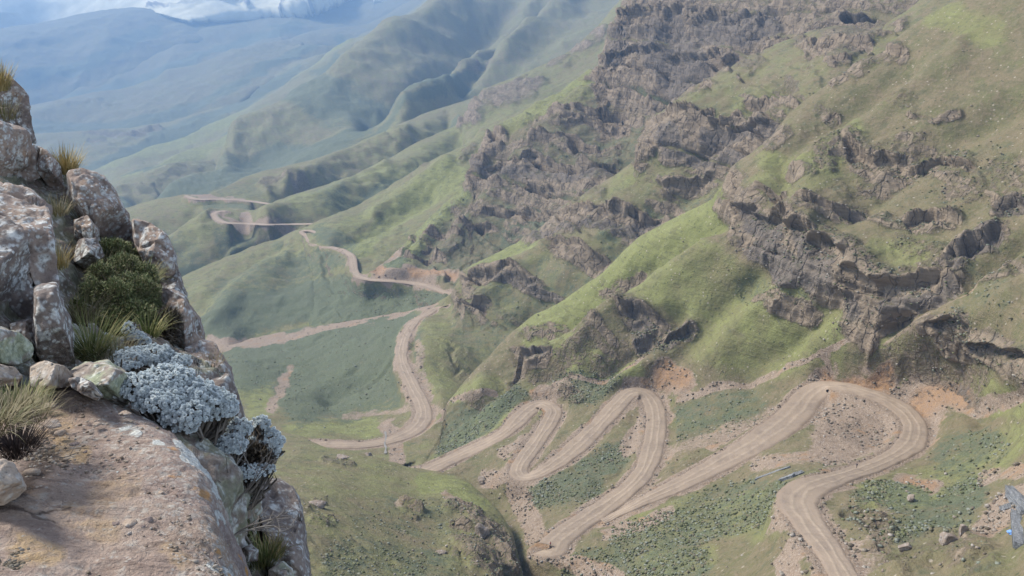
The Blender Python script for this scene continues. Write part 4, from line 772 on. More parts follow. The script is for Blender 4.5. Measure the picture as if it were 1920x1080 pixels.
# ---- the ledge
EDGE = [(-900, 716), (0, 722), (60, 722), (110, 720), (150, 724), (180, 733), (240, 752), (290, 772), (330, 803), (365, 845), (395, 890), (415, 945), (430, 1000), (450, 1050), (474, 1100), (500, 1160)]
LEDGE_Z = -1.62
def ledge_depth(U, V):
    e = np.interp(U, [p[0] for p in EDGE], [p[1] for p in EDGE])
    d = np.minimum(seg_dist(U.ravel(), V.ravel(), EDGE[3:]).reshape(U.shape), np.abs(V - e) * 1.0 + 40 * (U < 110))
    z = LEDGE_Z - .34 * np.exp(-d / 13.0) * sstep(150, 330, U) - .05 * np.exp(-d / 45.0) + .05 * sstep(200, 0, U) * sstep(800, 950, V)
    return z / rays(U, V)[..., 2]
def ledge_relief(P, U, V):
    r = .022 * fbm(P, .55, 3) + .009 * fbm(P, np.array([.22, .09, .1]), 4, .6, off=4) + .0035 * fbm(P, .03, 3, .6, off=8)
    return r + .008 * fbm(P, np.array([.30, .10, .2]), 3, .6, off=15)
led, U, V, P, nb = foreground_sheet("rock_ledge", EDGE, [(-900, 1250), (500, 1250)], -900, 499, ledge_depth, M_LEDGE, 2.0, ledge_relief, .35)
dd = seg_dist(U.ravel(), V.ravel(), EDGE[3:]).reshape(U.shape)
e_ = np.clip(1 - dd / 150, 0, 1) * sstep(100, 300, U)
wu = U + 10 * fbm(P, .12, 3); wv = V + 8 * fbm(P, .12, 3, off=6)
l_ = strokes(wu, wv, [(1, 17, [(345, 835), (362, 862), (352, 868)]), (1, 15, [(350, 858), (378, 885), (392, 905)]), (.95, 8, [(296, 834), (308, 835)]), (.65, 9, [(385, 905), (400, 935)]), (.6, 10, [(400, 970), (408, 985)]), (.5, 10, [(250, 755), (300, 790)]), (.55, 14, [(395, 1050), (430, 1070)]), (.55, 16, [(260, 810), (240, 800)]), (.4, 18, [(390, 1000), (350, 1010)]), (.9, 4, [(216, 879)]), (.5, 8, [(200, 745), (230, 760)])])
s_ = strokes(wu, wv, [(.8, 22, [(120, 830), (150, 845)]), (.6, 25, [(110, 790), (90, 800)]), (.8, 26, [(40, 1035), (90, 1050)]), (.4, 30, [(240, 910), (200, 930)]), (.5, 30, [(140, 970), (200, 1000)]), (.6, 20, [(340, 1050), (320, 1030)])])
c_ = strokes(U + 3 * fbm(P, .05, 2), V + 3 * fbm(P, .05, 2, off=2), [(.9, 2.6, [(-20, 968), (40, 966), (60, 973), (90, 966), (130, 958)]), (.7, 2.0, [(60, 975), (100, 985)]), (.5, 2, [(250, 1045), (300, 1020), (330, 1010)]), (.5, 2, [(380, 1010), (372, 1040), (350, 1062)])])
c_ = np.maximum(c_, .8 * strokes(wu, wv, [(1, 24, [(0, 905), (40, 920), (70, 880), (90, 850)]), (.8, 16, [(0, 950), (30, 935)]), (1, 20, [(20, 840), (60, 850)])]))
def padr(a): return np.concatenate([np.repeat(a[:1], nb, 0), a], 0)
vattr(led, "cls", np.stack([padr(e_), padr(l_), padr(s_), padr(c_)], -1).reshape(-1, 4))
props(led, "broad brown lichen-spotted rock ledge with rounded right edge in the near left corner", "rock ledge")

# ---- boulders of the cliff, each with its own outline, depth and thickness
def rock(name, label, poly, dist, mat, tilt=(0, 0), bulge=.25, thick=.5, rough=.06, seed=0, facets=5, cat="rock", group=None, K=88, R=26, fine=1.0):
    rg = np.random.default_rng(seed + 100)
    p = np.array(poly, float); p = p.mean(0) + (p - p.mean(0)) * np.array([1.08, 1.13]); q = np.vstack([p, p[:1]])
    # evenly spaced outline, softened
    L = np.concatenate([[0], np.cumsum(np.hypot(*np.diff(q, axis=0).T))]); t = np.linspace(0, L[-1], K, endpoint=False)
    o = np.stack([np.interp(t, L, q[:, 0]), np.interp(t, L, q[:, 1])], -1)
    for _ in range(2): o = (np.roll(o, 1, 0) + 2 * o + np.roll(o, -1, 0)) / 4
    c = o.mean(0); size = np.hypot(*(o - c).T).mean(); m = size / FPX * dist
    rho = np.concatenate([np.linspace(0, .8, R - 10)[1:], 1 - (1 - np.linspace(0, 1, 11)) ** 1.5 * .2 + 0])[:, None, None]
    rho = np.unique(np.clip(rho, 0, 1)); rho = rho[rho > 0][:, None, None]
    pix = c + (o - c)[None] * rho
    base = dist + tilt[0] * (pix[..., 0] - c[0]) / size + tilt[1] * (pix[..., 1] - c[1]) / size
    prof = np.sqrt(np.clip(1 - rho[..., 0] ** 7, 0, 1)) * np.ones(pix.shape[:2])
    x = (pix - c) / size
    for k in range(facets):
        a = rg.random() * 6.283; s = .5 + .8 * rg.random(); d = .55 + .5 * rg.random()
        prof = np.minimum(prof, np.maximum(d - s * (x[..., 0] * math.cos(a) + x[..., 1] * math.sin(a)) + .25, .12 * np.sqrt(np.clip(1 - rho[..., 0] ** 2, 0, 1))))
    front = at(pix[..., 0], pix[..., 1], base - bulge * prof)
    rb = rho[::-1][1:]; pb = c + (o - c)[None] * rb
    bb = dist + tilt[0] * (pb[..., 0] - c[0]) / size + tilt[1] * (pb[..., 1] - c[1]) / size
    backp = at(pb[..., 0], pb[..., 1], bb + thick * np.sqrt(np.clip(1 - rb[..., 0] ** 2, 0, 1)) + 0 * pb[..., 0])
    pc = at(c[0], c[1], dist - bulge * prof[0].min()); pe = at(c[0], c[1], dist + thick)
    ring = np.concatenate([front, backp], 0); nr = len(ring)
    v = np.concatenate([pc[None], ring.reshape(-1, 3), pe[None]], 0)
    cen = at(c[0], c[1], dist + .3 * thick); dirn = v - cen; dirn /= np.linalg.norm(dirn, axis=1, keepdims=True) + 1e-9
    n = rough * m * 2 * (1.1 * fbm(v, m * 1.2, 4, .55, off=seed) - 1.3 * sstep(.80, .97, ridged(v, m * np.array([1.1, 1.1, 1.6]), 2, off=seed + 5)) + .9 * (np.floor(vnoise(v, m * np.array([.9, .9, .5]), seed + 7) * 4) / 4 - .4) + .35 * fbm(v, m * .22, 3, .6, off=seed + 9) * fine)
    v = v + dirn * n[:, None]
    f = [(0, 1 + (k + 1) % K, 1 + k) for k in range(K)]
    for r in range(nr - 1):
        a = 1 + r * K
        f += [(a + k, a + (k + 1) % K, a + K + (k + 1) % K, a + K + k) for k in range(K)]
    a = 1 + (nr - 1) * K; f += [(a + k, a + (k + 1) % K, len(v) - 1) for k in range(K)]
    org = Vector(v.mean(0)); ob = mesh_obj(name, v - np.array(org), f, mat); ob.location = org
    bmx = bmesh.new(); bmx.from_mesh(ob.data); bmesh.ops.recalc_face_normals(bmx, faces=bmx.faces); bmx.to_mesh(ob.data); bmx.free()
    return props(ob, label, cat, group)
G = "boulders of the left cliff"
for i, (lab, poly, d, mat, kw) in enumerate([
    ("rounded lichen-streaked rock at the top of the left cliff, tuft of grass on it", [(-60, 150), (8, 142), (28, 158), (46, 182), (51, 205), (30, 215), (-10, 222), (-60, 230)], 10.4, M_ROCK, {}),
    ("dark weathered rock just below the topmost rock of the left cliff", [(-50, 205), (20, 205), (52, 200), (60, 230), (66, 268), (40, 258), (0, 262), (-50, 262)], 10.0, M_ROCK_DARK, {}),
    ("pinkish sloping rock slab with pale lichen at the left edge, above the largest boulder", [(-60, 235), (10, 240), (50, 252), (72, 285), (78, 330), (62, 362), (20, 352), (-60, 352)], 8.6, M_ROCK, dict(bulge=.35)),
    ("narrow upright grey rock between the pinkish slab and the golden grass tuft", [(64, 275), (88, 285), (112, 312), (122, 345), (112, 362), (88, 345), (70, 318)], 8.7, M_ROCK, {}),
    ("grey-brown rock slab with white lichen beneath the golden grass tuft", [(128, 330), (158, 322), (195, 338), (215, 368), (232, 398), (246, 428), (240, 452), (205, 448), (178, 432), (152, 402), (135, 372)], 8.2, M_ROCK, dict(bulge=.35, thick=.7)),
    ("tan boulder with dark crack overhanging the gully at mid height of the cliff", [(250, 416), (284, 424), (312, 442), (330, 476), (333, 512), (318, 530), (288, 520), (268, 490), (252, 458)], 7.7, M_ROCK, dict(bulge=.3, thick=.7)),
    ("brown rock step on the cliff edge below the tan overhanging boulder", [(300, 515), (330, 500), (342, 535), (356, 572), (340, 590), (312, 575)], 7.5, M_ROCK_DARK, {}),
    ("blocky reddish rock on the cliff edge right of the dry shrub", [(305, 545), (345, 560), (372, 598), (378, 640), (362, 672), (335, 668), (315, 630)], 7.0, M_ROCK, dict(bulge=.3, thick=.6)),
    ("lichen-covered lower rock of the cliff edge beside the silver bushes", [(345, 655), (378, 640), (402, 648), (428, 690), (440, 735), (432, 765), (400, 752), (368, 700)], 6.6, M_ROCK, dict(bulge=.3)),
    ("lowest rock of the cliff edge, half hidden by the largest silver bush", [(395, 720), (430, 705), (446, 745), (462, 800), (468, 850), (440, 860), (415, 800)], 6.1, M_ROCK_DARK, {}),
    ("small lichen-spotted rock in the gully left of the tan overhanging boulder", [(140, 415), (165, 405), (182, 430), (190, 462), (165, 478), (140, 455)], 7.9, M_ROCK, {}),
    ("small grey stone half buried in the gully grass", [(148, 450), (180, 448), (195, 478), (170, 505), (140, 490)], 7.4, M_ROCK_DARK, {}),
    ("largest boulder at the left edge, its upper half orange-brown and speckled", [(-80, 355), (0, 352), (50, 362), (92, 392), (98, 450), (106, 508), (108, 556), (84, 548), (60, 520), (48, 470), (20, 430), (-80, 400)], 6.0, M_ROCK, dict(bulge=.4, thick=.8, tilt=(-.1, -.25))),
    ("big dark grey boulder with crusty lichen under the speckled boulder at left edge", [(-80, 405), (10, 415), (44, 440), (60, 490), (70, 560), (70, 598), (35, 612), (-30, 618), (-80, 615)], 5.6, M_ROCK_DARK, dict(bulge=.5, thick=.8)),
    ("dark squared rock pillar with one white lichen spot, left of the green grass tussock", [(66, 548), (108, 540), (122, 600), (132, 650), (138, 684), (118, 692), (82, 688), (66, 640)], 5.2, M_ROCK_DARK, dict(bulge=.25, thick=.5)),
    ("narrow dark rock wedged left of the squared rock pillar", [(20, 612), (64, 600), (76, 640), (82, 688), (50, 684), (30, 650)], 5.3, M_ROCK_DARK, dict(bulge=.2, thick=.5)),
    ("lichen-mottled rounded boulder low at the left edge with greenish crust", [(-60, 625), (0, 616), (34, 625), (56, 645), (54, 668), (30, 680), (-60, 684)], 4.75, M_ROCK_LICHEN, dict(bulge=.25)),
    ("pale flat rock at the back of the ledge beneath the squared pillar", [(58, 690), (85, 680), (118, 688), (138, 705), (130, 722), (95, 726), (62, 722)], 4.45, M_ROCK_PALE, dict(bulge=.15)),
    ("small pale rock at the left edge behind the dry grass", [(-50, 692), (0, 684), (30, 690), (40, 706), (30, 722), (-50, 724)], 4.4, M_ROCK_PALE, dict(bulge=.12)),
    ("greenish lichen-crusted boulder between the ledge and the silver bushes", [(128, 700), (160, 684), (200, 684), (232, 702), (246, 730), (236, 756), (205, 752), (160, 738)], 4.5, M_ROCK_LICHEN, dict(bulge=.25)),
    ("dark brown crumbling rock lying at the back edge of the ledge", [(130, 712), (150, 708), (172, 718), (190, 740), (180, 748), (155, 738), (136, 726)], 4.2, M_ROCK_DARK, dict(bulge=.1, rough=.1)),
    ("tall brown rock pillar with white lichen patch beyond the ledge's right edge", [(478, 930), (492, 908), (520, 905), (545, 918), (562, 950), (570, 1000), (578, 1050), (584, 1130), (520, 1150), (500, 1050), (490, 985)], 5.1, M_ROCK_DARK, dict(bulge=.35, thick=.6, tilt=(.1, -.1))),
    ("small pale rock at the foot of the brown pillar beside the mossy grass", [(505, 1072), (530, 1056), (548, 1068), (552, 1100), (510, 1110)], 4.3, M_ROCK_LICHEN, dict(bulge=.12)),
    ("small dark rock in the shaded cleft right of the ledge", [(452, 1030), (470, 1022), (484, 1032), (482, 1050), (460, 1052)], 4.4, M_ROCK_DARK, dict(bulge=.1)),
    ("smooth pale boulder resting on the ledge at the left edge", [(-30, 880), (5, 866), (24, 872), (42, 898), (48, 915), (30, 932), (0, 944), (-30, 946)], 3.35, M_ROCK_PALE, dict(bulge=.14, thick=.2)),
]):
    rock("boulder" if max(p[1] for p in poly) - min(p[1] for p in poly) > 75 else "rock", lab, poly, d, mat, seed=i * 3, group=G if i < 12 else None, **kw)

# ---- loose stones on the ledge
def on_ledge(u, v):
    d = float(ledge_depth(np.array([[float(u)]]), np.array([[float(v)]]))[0, 0]); return at1(u, v, d)
M_PEBBLE = rock_material("pebble", (0.30, 0.235, 0.185), (0.35, 0.28, 0.22), (0.24, 0.185, 0.15), lichen=.3, sc=.35, dark=.2)
M_PEBBLE_D = rock_material("dark_pebble", (0.16, 0.125, 0.115), (0.20, 0.155, 0.14), (0.13, 0.105, 0.098), lichen=.3, sc=.35)
def stone(label, u, v, w, h, mat, ang=0.0, seed=0, flat=.5):
    c = on_ledge(u, v); d = c.length; a = w / 2 / FPX * d; b = h / 2 / FPX * d
    bm = bmesh.new(); bmesh.ops.create_icosphere(bm, subdivisions=3, radius=1)
    vv = np.array([x.co[:] for x in bm.verts]); rg = np.random.default_rng(seed)
    for k in range(7):                                  # chip flat faces
        n = rg.normal(size=3); n /= np.linalg.norm(n); cut = .55 + .3 * rg.random()
        e = vv @ n - cut; vv = vv - np.clip(e, 0, None)[:, None] * n * .9
    vv = vv * (1 + .16 * fbm(vv + seed, .9, 3)[:, None])
    vv = vv * np.array([a, max(a, b) * .8, b * flat * 1.6]); ca, sa = math.cos(ang), math.sin(ang)
    vv = np.stack([vv[:, 0] * ca - vv[:, 1] * sa, vv[:, 0] * sa + vv[:, 1] * ca, vv[:, 2] + b * flat * .7], -1)
    for x, y in zip(bm.verts, vv): x.co = y
    me = bpy.data.meshes.new("stone"); bm.to_mesh(me); bm.free(); me.materials.append(mat)
    me.polygons.foreach_set("use_smooth", np.ones(len(me.polygons), bool))
    o = bpy.data.objects.new("stone", me); o.location = c; COL.objects.link(o)
    return props(o, label, "stone", "loose stones on the ledge")
for i, (lab, u, v, w, h, dk, ang) in enumerate([
    ("largest dark-shadowed stone near the dry grass, with a flat pale top", 98, 800, 40, 22, 0, .1),
    ("small pale stone under the flat-topped stone near the dry grass", 112, 815, 18, 12, 0, .4),
    ("small brown stone lying by the tip of the dry grass", 92, 762, 22, 12, 0, .2),
    ("flat reddish stone alone on the far part of the ledge", 182, 797, 15, 8, 0, 0),
    ("round dark chip beside the bare yellow earth", 160, 848, 9, 6, 1, 0),
    ("small dark stone below the bare yellow earth on the ledge", 140, 834, 16, 8, 1, .3),
    ("reddish stone right of the pale boulder at the left edge", 60, 890, 30, 17, 0, .2),
    ("pale chip right of the reddish stone, near the pale boulder", 92, 902, 14, 11, 0, .7),
    ("pale chip just above the pale boulder's neighbour stones", 92, 886, 14, 8, 0, .1),
    ("long pale splinter of rock leaning towards the upper right", 104, 948, 34, 13, 0, .75),
    ("blocky stone at the lower end of the long pale splinter", 84, 962, 22, 14, 0, .3),
    ("tan stone right of the long pale splinter", 106, 962, 24, 12, 0, -.1),
    ("tan nub at the right end of the stones by the long splinter", 120, 958, 13, 8, 0, .1),
    ("yellowish stone near the left edge below the pale boulder", 18, 955, 24, 16, 0, .2),
    ("flat yellow-brown stone on the middle of the ledge", 217, 911, 20, 9, 0, .1),
    ("small pinkish stone left of the pale central pebble", 251, 896, 11, 8, 0, .5),
    ("pale pebble in the centre of the ledge, with dark underside", 277, 902, 15, 9, 0, .3),
    ("dark purple-grey stone at the left end of the row of stones", 218, 984, 20, 12, 1, .1),
    ("long tan stone in the middle of the row of stones", 240, 983, 30, 14, 0, .1),
    ("dark triangular stone at the right end of the row of stones", 276, 978, 24, 15, 1, .3),
    ("tiny brown stone below the right end of the row of stones", 268, 988, 11, 8, 1, 0),
    ("brown stone above the row of stones", 257, 947, 14, 9, 1, .4),
    ("reddish chip alone, above the brown stone over the row", 258, 965, 12, 6, 0, 0),
    ("dark purple wedge of rock near the bottom edge of the picture", 238, 1054, 26, 15, 1, .3),
    ("flat tan stone beside the ledge's lower lichen patch", 302, 924, 12, 6, 0, 0),
    ("small brown chip in the lower left sand", 60, 1040, 13, 6, 1, .2),
    ("thin brown flake in the lower left sand, right of the small chip", 103, 1058, 16, 6, 1, .3),
    ("tan flake near the lower middle of the ledge", 325, 1042, 14, 9, 0, .8),
    ("small grey chip near the top lichen of the ledge", 236, 776, 24, 9, 0, .2)]):
    stone(lab, u, v, w, h, M_PEBBLE_D if dk else M_PEBBLE, ang, 40 + i)
def grit():
    pts, sz = [], []
    for _ in range(5200):
        r = random.random()
        if r < .35: u, v = random.gauss(70, 30), random.gauss(900, 40)
        elif r < .6: u, v = random.gauss(60, 45), random.gauss(1060, 18)
        else: u, v = random.uniform(0, 430), random.uniform(740, 1090)
        e = float(np.interp(u, [p[0] for p in EDGE], [p[1] for p in EDGE]))
        if v < e + 25: continue
        pts.append(on_ledge(u, v)); sz.append(.0015 + .007 * random.random() ** 4)
    clumps("grit", np.array(pts), np.array(sz), M_STONE, squash=(.4, .7), lump=.3, sink=.1)
grit()

# ================================================================== PLANTS OF THE CLIFF
def leaf_material(name, cols, rough=.75):
    t = NT(name); r, g, b, a = t.attr("tint"); c = cols[0]
    for i, col in enumerate(cols[1:]):
        p = (i + 1) / len(cols); c = t.mix(t.ramp(r, p - .12, p + .12), c, col)
    t.color(c); t.b.inputs['Roughness'].default_value = rough
    return t.m
M_GREEN = leaf_material("green_grass", [(0.075, 0.095, 0.030), (0.120, 0.150, 0.045), (0.190, 0.205, 0.075), (0.30, 0.27, 0.13)])
M_GOLD = leaf_material("golden_grass", [(0.22, 0.17, 0.07), (0.34, 0.26, 0.11), (0.42, 0.33, 0.16), (0.20, 0.19, 0.08)])
M_DRY = leaf_material("dry_grass", [(0.14, 0.12, 0.065), (0.21, 0.18, 0.105), (0.12, 0.13, 0.055), (0.28, 0.235, 0.155)])
M_DEAD = leaf_material("dead_grass", [(0.030, 0.022, 0.020), (0.050, 0.036, 0.034), (0.075, 0.055, 0.048)])
M_LEAF = leaf_material("dark_leaves", [(0.070, 0.092, 0.040), (0.105, 0.132, 0.054), (0.145, 0.172, 0.074), (0.180, 0.165, 0.090)])
M_HEATH = leaf_material("dry_twigs", [(0.060, 0.048, 0.036), (0.105, 0.085, 0.062), (0.155, 0.130, 0.098)])
M_SILVER = leaf_material("silver_leaves", [(0.46, 0.51, 0.53), (0.60, 0.65, 0.66), (0.74, 0.78, 0.78)], .6)
M_BARK = leaf_material("grey_bark", [(0.10, 0.085, 0.072), (0.17, 0.15, 0.13), (0.26, 0.24, 0.215)])
class Buf:
    def __init__(self): self.v, self.f, self.t, self.n = [], [], [], 0
    def add(self, v, f, t):
        self.v.append(np.asarray(v, float)); self.f += [tuple(i + self.n for i in q) for q in f]; self.t += [t] * len(v); self.n += len(v)
    def build(self, name, mat, parent=None, loc=None, smooth=True):
        v = np.concatenate(self.v); o = mesh_obj(name, v - np.array(loc if loc is not None else (0, 0, 0)), self.f, mat, parent, smooth)
        t = np.array(self.t); vattr(o, "tint", np.stack([t, t, t, t], -1))
        return o
def blade(B, p, d, L, w, droop, t, seg=4):
    side = np.cross(d, (0, 0, 1)); side = side / (np.linalg.norm(side) + 1e-6); v = []; f = []
    pos = np.array(p, float); dr = np.array(d, float)
    for k in range(seg + 1):
        ww = w * (1 - (k / seg) ** 1.6) + w * .06
        v += [pos - side * ww, pos + side * ww]
        if k < seg:
            pos = pos + dr * L / seg; dr = dr + np.array((0, 0, -droop / seg)); dr /= np.linalg.norm(dr)
            f.append((2 * k, 2 * k + 1, 2 * k + 3, 2 * k + 2))
    B.add(v, f, t)
def tussock(label, u, v, d, mat, n=220, L=.2, rad=.05, spread=.9, droop=1.1, w=.0022, cat="grass", name="grass_tussock", lean=(0, 0), group=None):
    base = np.array(at1(u, v, d)); B = Buf(); rg = np.random.default_rng(int(u * 7 + v))
    for k in range(n):
        a = rg.random() * 6.283; r = rg.random() ** .5; s = spread * (.15 + .85 * r)
        dr = np.array((math.cos(a) * s + lean[0] + rg.normal(0, .18), math.sin(a) * s + lean[1] + rg.normal(0, .18), 1.0)); dr /= np.linalg.norm(dr)
        blade(B, base + np.array((math.cos(a) * rad * r, math.sin(a) * rad * r, -.01)), dr, L * (.3 + .8 * rg.random()), w * (.5 + .8 * rg.random()), droop * (.1 + 1.7 * rg.random() ** 1.5), rg.random())
    o = B.build(name, mat, None, base); o.location = base
    return props(o, label, cat, group)
def px(n, d): return n / FPX * d
tussock("golden dry grass tuft on the skyline of the left cliff above the grey slab", 122, 322, 8.8, M_GOLD, 420, .26, .10, .8, .9, .0036)
tussock("pale yellow-green grass tuft crowning the topmost rock of the left cliff", -2, 168, 10.3, M_GOLD, 300, .30, .09, .6, .6, .004)
tussock("dry grass fringe on the rock below the topmost tuft of the left cliff", 8, 222, 9.9, M_DRY, 200, .22, .12, .6, .7, .0036)
tussock("big spiky green grass tussock in the gully beside the squared rock pillar", 172, 668, 5.3, M_GREEN, 420, .27, .06, 1.0, .8, .0026)
tussock("yellow-green grass tuft on top of the dark green shrub", 262, 528, 7.2, M_GREEN, 320, .19, .14, .9, 1.1, .002)
tussock("straw-coloured grass tuft on the upper left side of the dark shrub", 200, 512, 7.3, M_DRY, 300, .19, .14, .9, 1.1, .002)
tussock("green grass tuft between the grey slab and the dark shrub", 180, 475, 7.8, M_GREEN, 260, .17, .1, .9, 1.0, .002)
tussock("golden grass filling the crack right of the largest boulder", 112, 500, 6.9, M_GOLD, 150, .20, .05, .45, .9, .002)
tussock("olive grass hanging above the crack right of the largest boulder", 108, 400, 7.6, M_DRY, 170, .2, .08, .6, 1.1, .002)
tussock("tan grass tuft at the right side of the dark shrub", 300, 600, 6.9, M_DRY, 260, .22, .10, .8, .9, .0026)
tussock("yellowish grass tuft above the smallest silver bush", 278, 628, 6.3, M_GREEN, 170, .2, .07, .8, .8, .0024)
tussock("brown grass at the left foot of the dark shrub", 150, 600, 6.2, M_DRY, 220, .22, .09, .8, .9, .0026)
tussock("dry grass clump behind the lichen-crusted boulder, below the spiky green tussock", 215, 672, 5.2, M_DRY, 200, .14, .09, .9, .9, .002)
tussock("mossy yellow grass tuft in the shaded cleft at the foot of the rock pillar", 492, 1052, 4.5, M_GREEN, 260, .14, .06, .7, .8, .002)
tussock("golden grass tuft behind the mossy tuft against the rock pillar", 515, 1040, 4.6, M_GOLD, 160, .12, .04, .5, .6, .002)
tussock("olive dry grass clump at the left edge of the ledge", 10, 775, 3.75, M_DRY, 420, .11, .10, 1.0, .9, .0018)
tussock("greenish grass clump at the back left of the ledge by the small pale rock", 35, 752, 4.0, M_GREEN, 260, .09, .09, 1.0, .9, .0018)
tussock("thin straw grass spilling onto the ledge right of the olive clump", 62, 778, 3.8, M_DRY, 220, .12, .07, 1.1, .9, .0016)
tussock("olive-brown grass mat spilling over the stones at the left edge of the ledge", -20, 800, 3.6, M_DRY, 420, .13, .10, 1.2, 1.2, .0016)
tussock("black dead grass tussock on the ledge above the smooth pale boulder", 28, 842, 3.55, M_DEAD, 520, .12, .07, 1.2, .9, .0018)
tussock("dry grass on the rock ledge at the top of the gully", 160, 415, 8.2, M_DRY, 180, .2, .12, .8, .8, .003)
tussock("grass strip beside the cliff edge rock, right of the silver bushes", 385, 690, 6.4, M_DRY, 160, .14, .1, .7, .8, .0024)

def tube(B, pts, radii, t, k=5):
    pts = [np.array(p, float) for p in pts]; v = []; f = []
    for i, p in enumerate(pts):
        d = pts[min(i + 1, len(pts) - 1)] - pts[max(i - 1, 0)]; d /= np.linalg.norm(d) + 1e-9
        s = np.cross(d, (.31, .17, .93)); s /= np.linalg.norm(s) + 1e-9; q = np.cross(d, s)
        for j in range(k):
            a = 6.283 * j / k; v.append(p + radii[i] * (math.cos(a) * s + math.sin(a) * q))
    for i in range(len(pts) - 1):
        for j in range(k): f.append((i * k + j, i * k + (j + 1) % k, (i + 1) * k + (j + 1) % k, (i + 1) * k + j))
    B.add(v, f, t)
def branch(B, p, d, L, r, depth, rg, wig=.35, tips=None):
    pts = [np.array(p, float)]; dr = np.array(d, float)
    for k in range(5):
        dr = dr + rg.normal(0, wig * .35, 3); dr /= np.linalg.norm(dr); pts.append(pts[-1] + dr * L / 5)
    tube(B, pts, np.linspace(r, r * .45, 6), rg.random(), 5 if depth else 4)
    if tips is not None and depth == 0: tips.append(pts[-1])
    if depth > 0:
        for k in range(rg.integers(2, 5)):
            q = pts[rg.integers(2, 6)]; nd = dr + rg.normal(0, .55, 3); nd /= np.linalg.norm(nd)
            branch(B, q, nd, L * (.5 + .3 * rg.random()), r * .5, depth - 1, rg, wig, tips)
def rosette(B, p, n, s, rg):
    n = n / np.linalg.norm(n); a = np.cross(n, (.3, .5, .8)); a /= np.linalg.norm(a); b = np.cross(n, a); t = rg.random()
    for ring, (m, el, ln) in enumerate(((6, .15, .85), (6, .65, .85), (5, 1.1, .75))):
        o = rg.random() * 6.28
        for k in range(m):
            q = o + 6.283 * k / m; rd = math.cos(q) * a + math.sin(q) * b; sd = -math.sin(q) * a + math.cos(q) * b
            d = rd * math.cos(el) + n * math.sin(el); up = n * math.cos(el) - rd * math.sin(el)
            base = p + n * s * .15 * ring
            B.add([base, base + d * s * ln * .55 + sd * s * .36, base + d * s * ln + up * s * .12, base + d * s * ln * .55 - sd * s * .36], [(0, 1, 2, 3)], min(1, max(0, t * .5 + .22 * ring + .1 * rg.random())))
def silver_bush(label, lobes, d, root, rs=.0105, dens=1.0, twig=1.0):
    """lobes: (u, v, half width px, half height px, depth offset); rosettes clothe their upper sides"""
    base = np.array(at1(root[0], root[1], d + .12)); e = empty("silver_bush", base)
    props(e, label, "bush", "silver-leaved bushes on the cliff"); rg = np.random.default_rng(int(root[0]))
    F = Buf(); S = Buf(); W = Buf()
    for (u, v, a, b, do) in lobes:
        c = np.array(at1(u, v, d + do)); A = px(a, d); Bz = px(b, d)
        n = int(dens * 3.0 * (A * A * 2 + A * Bz * 4) / (rs * rs)); n = min(n, 1700)
        for k in range(n):
            q = rg.normal(size=3); q /= np.linalg.norm(q)
            if q[2] < -.35 or (q[2] < .05 and rg.random() < .45) or q[1] > .55: continue
            lump = 1 + .13 * math.sin(q[0] * 9 + u) * math.sin(q[2] * 8 + v) + .05 * rg.normal()
            pos = c + q * np.array((A, A * .8, Bz)) * (lump - (.12 * rg.random() if rg.random() < .4 else 0))
            rosette(F, pos, q + np.array((0, -.1, .45)), rs * (.7 + .6 * rg.random()), rg)
        for k in range(int(26 * twig)):
            q = rg.normal(size=3); q /= np.linalg.norm(q); q[2] = abs(q[2]) * .8 - .2
            tip = c + q * np.array((A, A * .8, Bz)) * .93; mid = (tip + c) / 2 + rg.normal(0, .02, 3)
            st = base + rg.normal(0, .025, 3); tube(S, [st, (st + mid) / 2 + rg.normal(0, .03, 3), mid, tip], [.009, .007, .004, .0022], rg.random() * .6, 4)
        for k in range(int(900 * twig * A * 4)):                # dry brown leaves hanging inside
            q = rg.normal(size=3); q /= np.linalg.norm(q); pos = c + q * np.array((A, A * .75, Bz)) * (.35 + .55 * rg.random()) - np.array((0, 0, Bz * .35 * rg.random()))
            dr = rg.normal(size=3); dr /= np.linalg.norm(dr); blade(W, pos, dr, .022, .0026, .4, rg.random() * .7, 2)
    for nm, buf, m in (("foliage", F, M_SILVER), ("stem", S, M_BARK), ("dead_leaves", W, M_HEATH)):
        o = buf.build(nm, m, None, base); o.parent = e
        if nm == "dead_leaves": o['kind'] = 'stuff'
silver_bush("largest silver-leaved bush, a wide dome overhanging the ledge's far edge", [(262, 728, 42, 24, 0), (318, 722, 46, 32, .02), (300, 752, 40, 20, -.06), (362, 745, 48, 30, .0), (345, 778, 40, 24, -.08), (400, 768, 30, 28, .06), (425, 765, 20, 28, .1), (345, 800, 20, 12, -.1)], 4.45, (350, 850), .0125)
silver_bush("dark-bottomed silver bush behind the largest one, beneath the green shrub", [(248, 670, 26, 14, 0), (285, 668, 32, 17, .02), (322, 682, 30, 15, 0), (240, 685, 20, 10, -.05)], 5.1, (280, 720), .0105)
silver_bush("small sparse silver sprig above the dark-bottomed silver bush", [(242, 618, 10, 12, 0), (256, 632, 14, 9, 0), (268, 640, 12, 8, 0)], 5.5, (262, 660), .009, twig=.4)
silver_bush("leggy silver bush leaning over the drop on bare dark stems", [(450, 806, 18, 20, 0), (432, 836, 26, 18, -.04), (412, 856, 14, 10, -.06)], 4.6, (420, 925), .0115)
silver_bush("silver bush tip farthest right, standing out against the grassy hillside", [(490, 797, 13, 15, 0), (508, 830, 20, 24, .02), (480, 828, 11, 9, .02), (515, 850, 11, 10, .02)], 4.7, (450, 915), .0115)
silver_bush("straggling silver sprays low in the cleft below the leggy bush", [(418, 885, 16, 9, 0), (470, 888, 26, 13, .05), (436, 925, 14, 10, 0), (500, 880, 14, 8, .06)], 4.5, (440, 960), .0085, dens=.6)

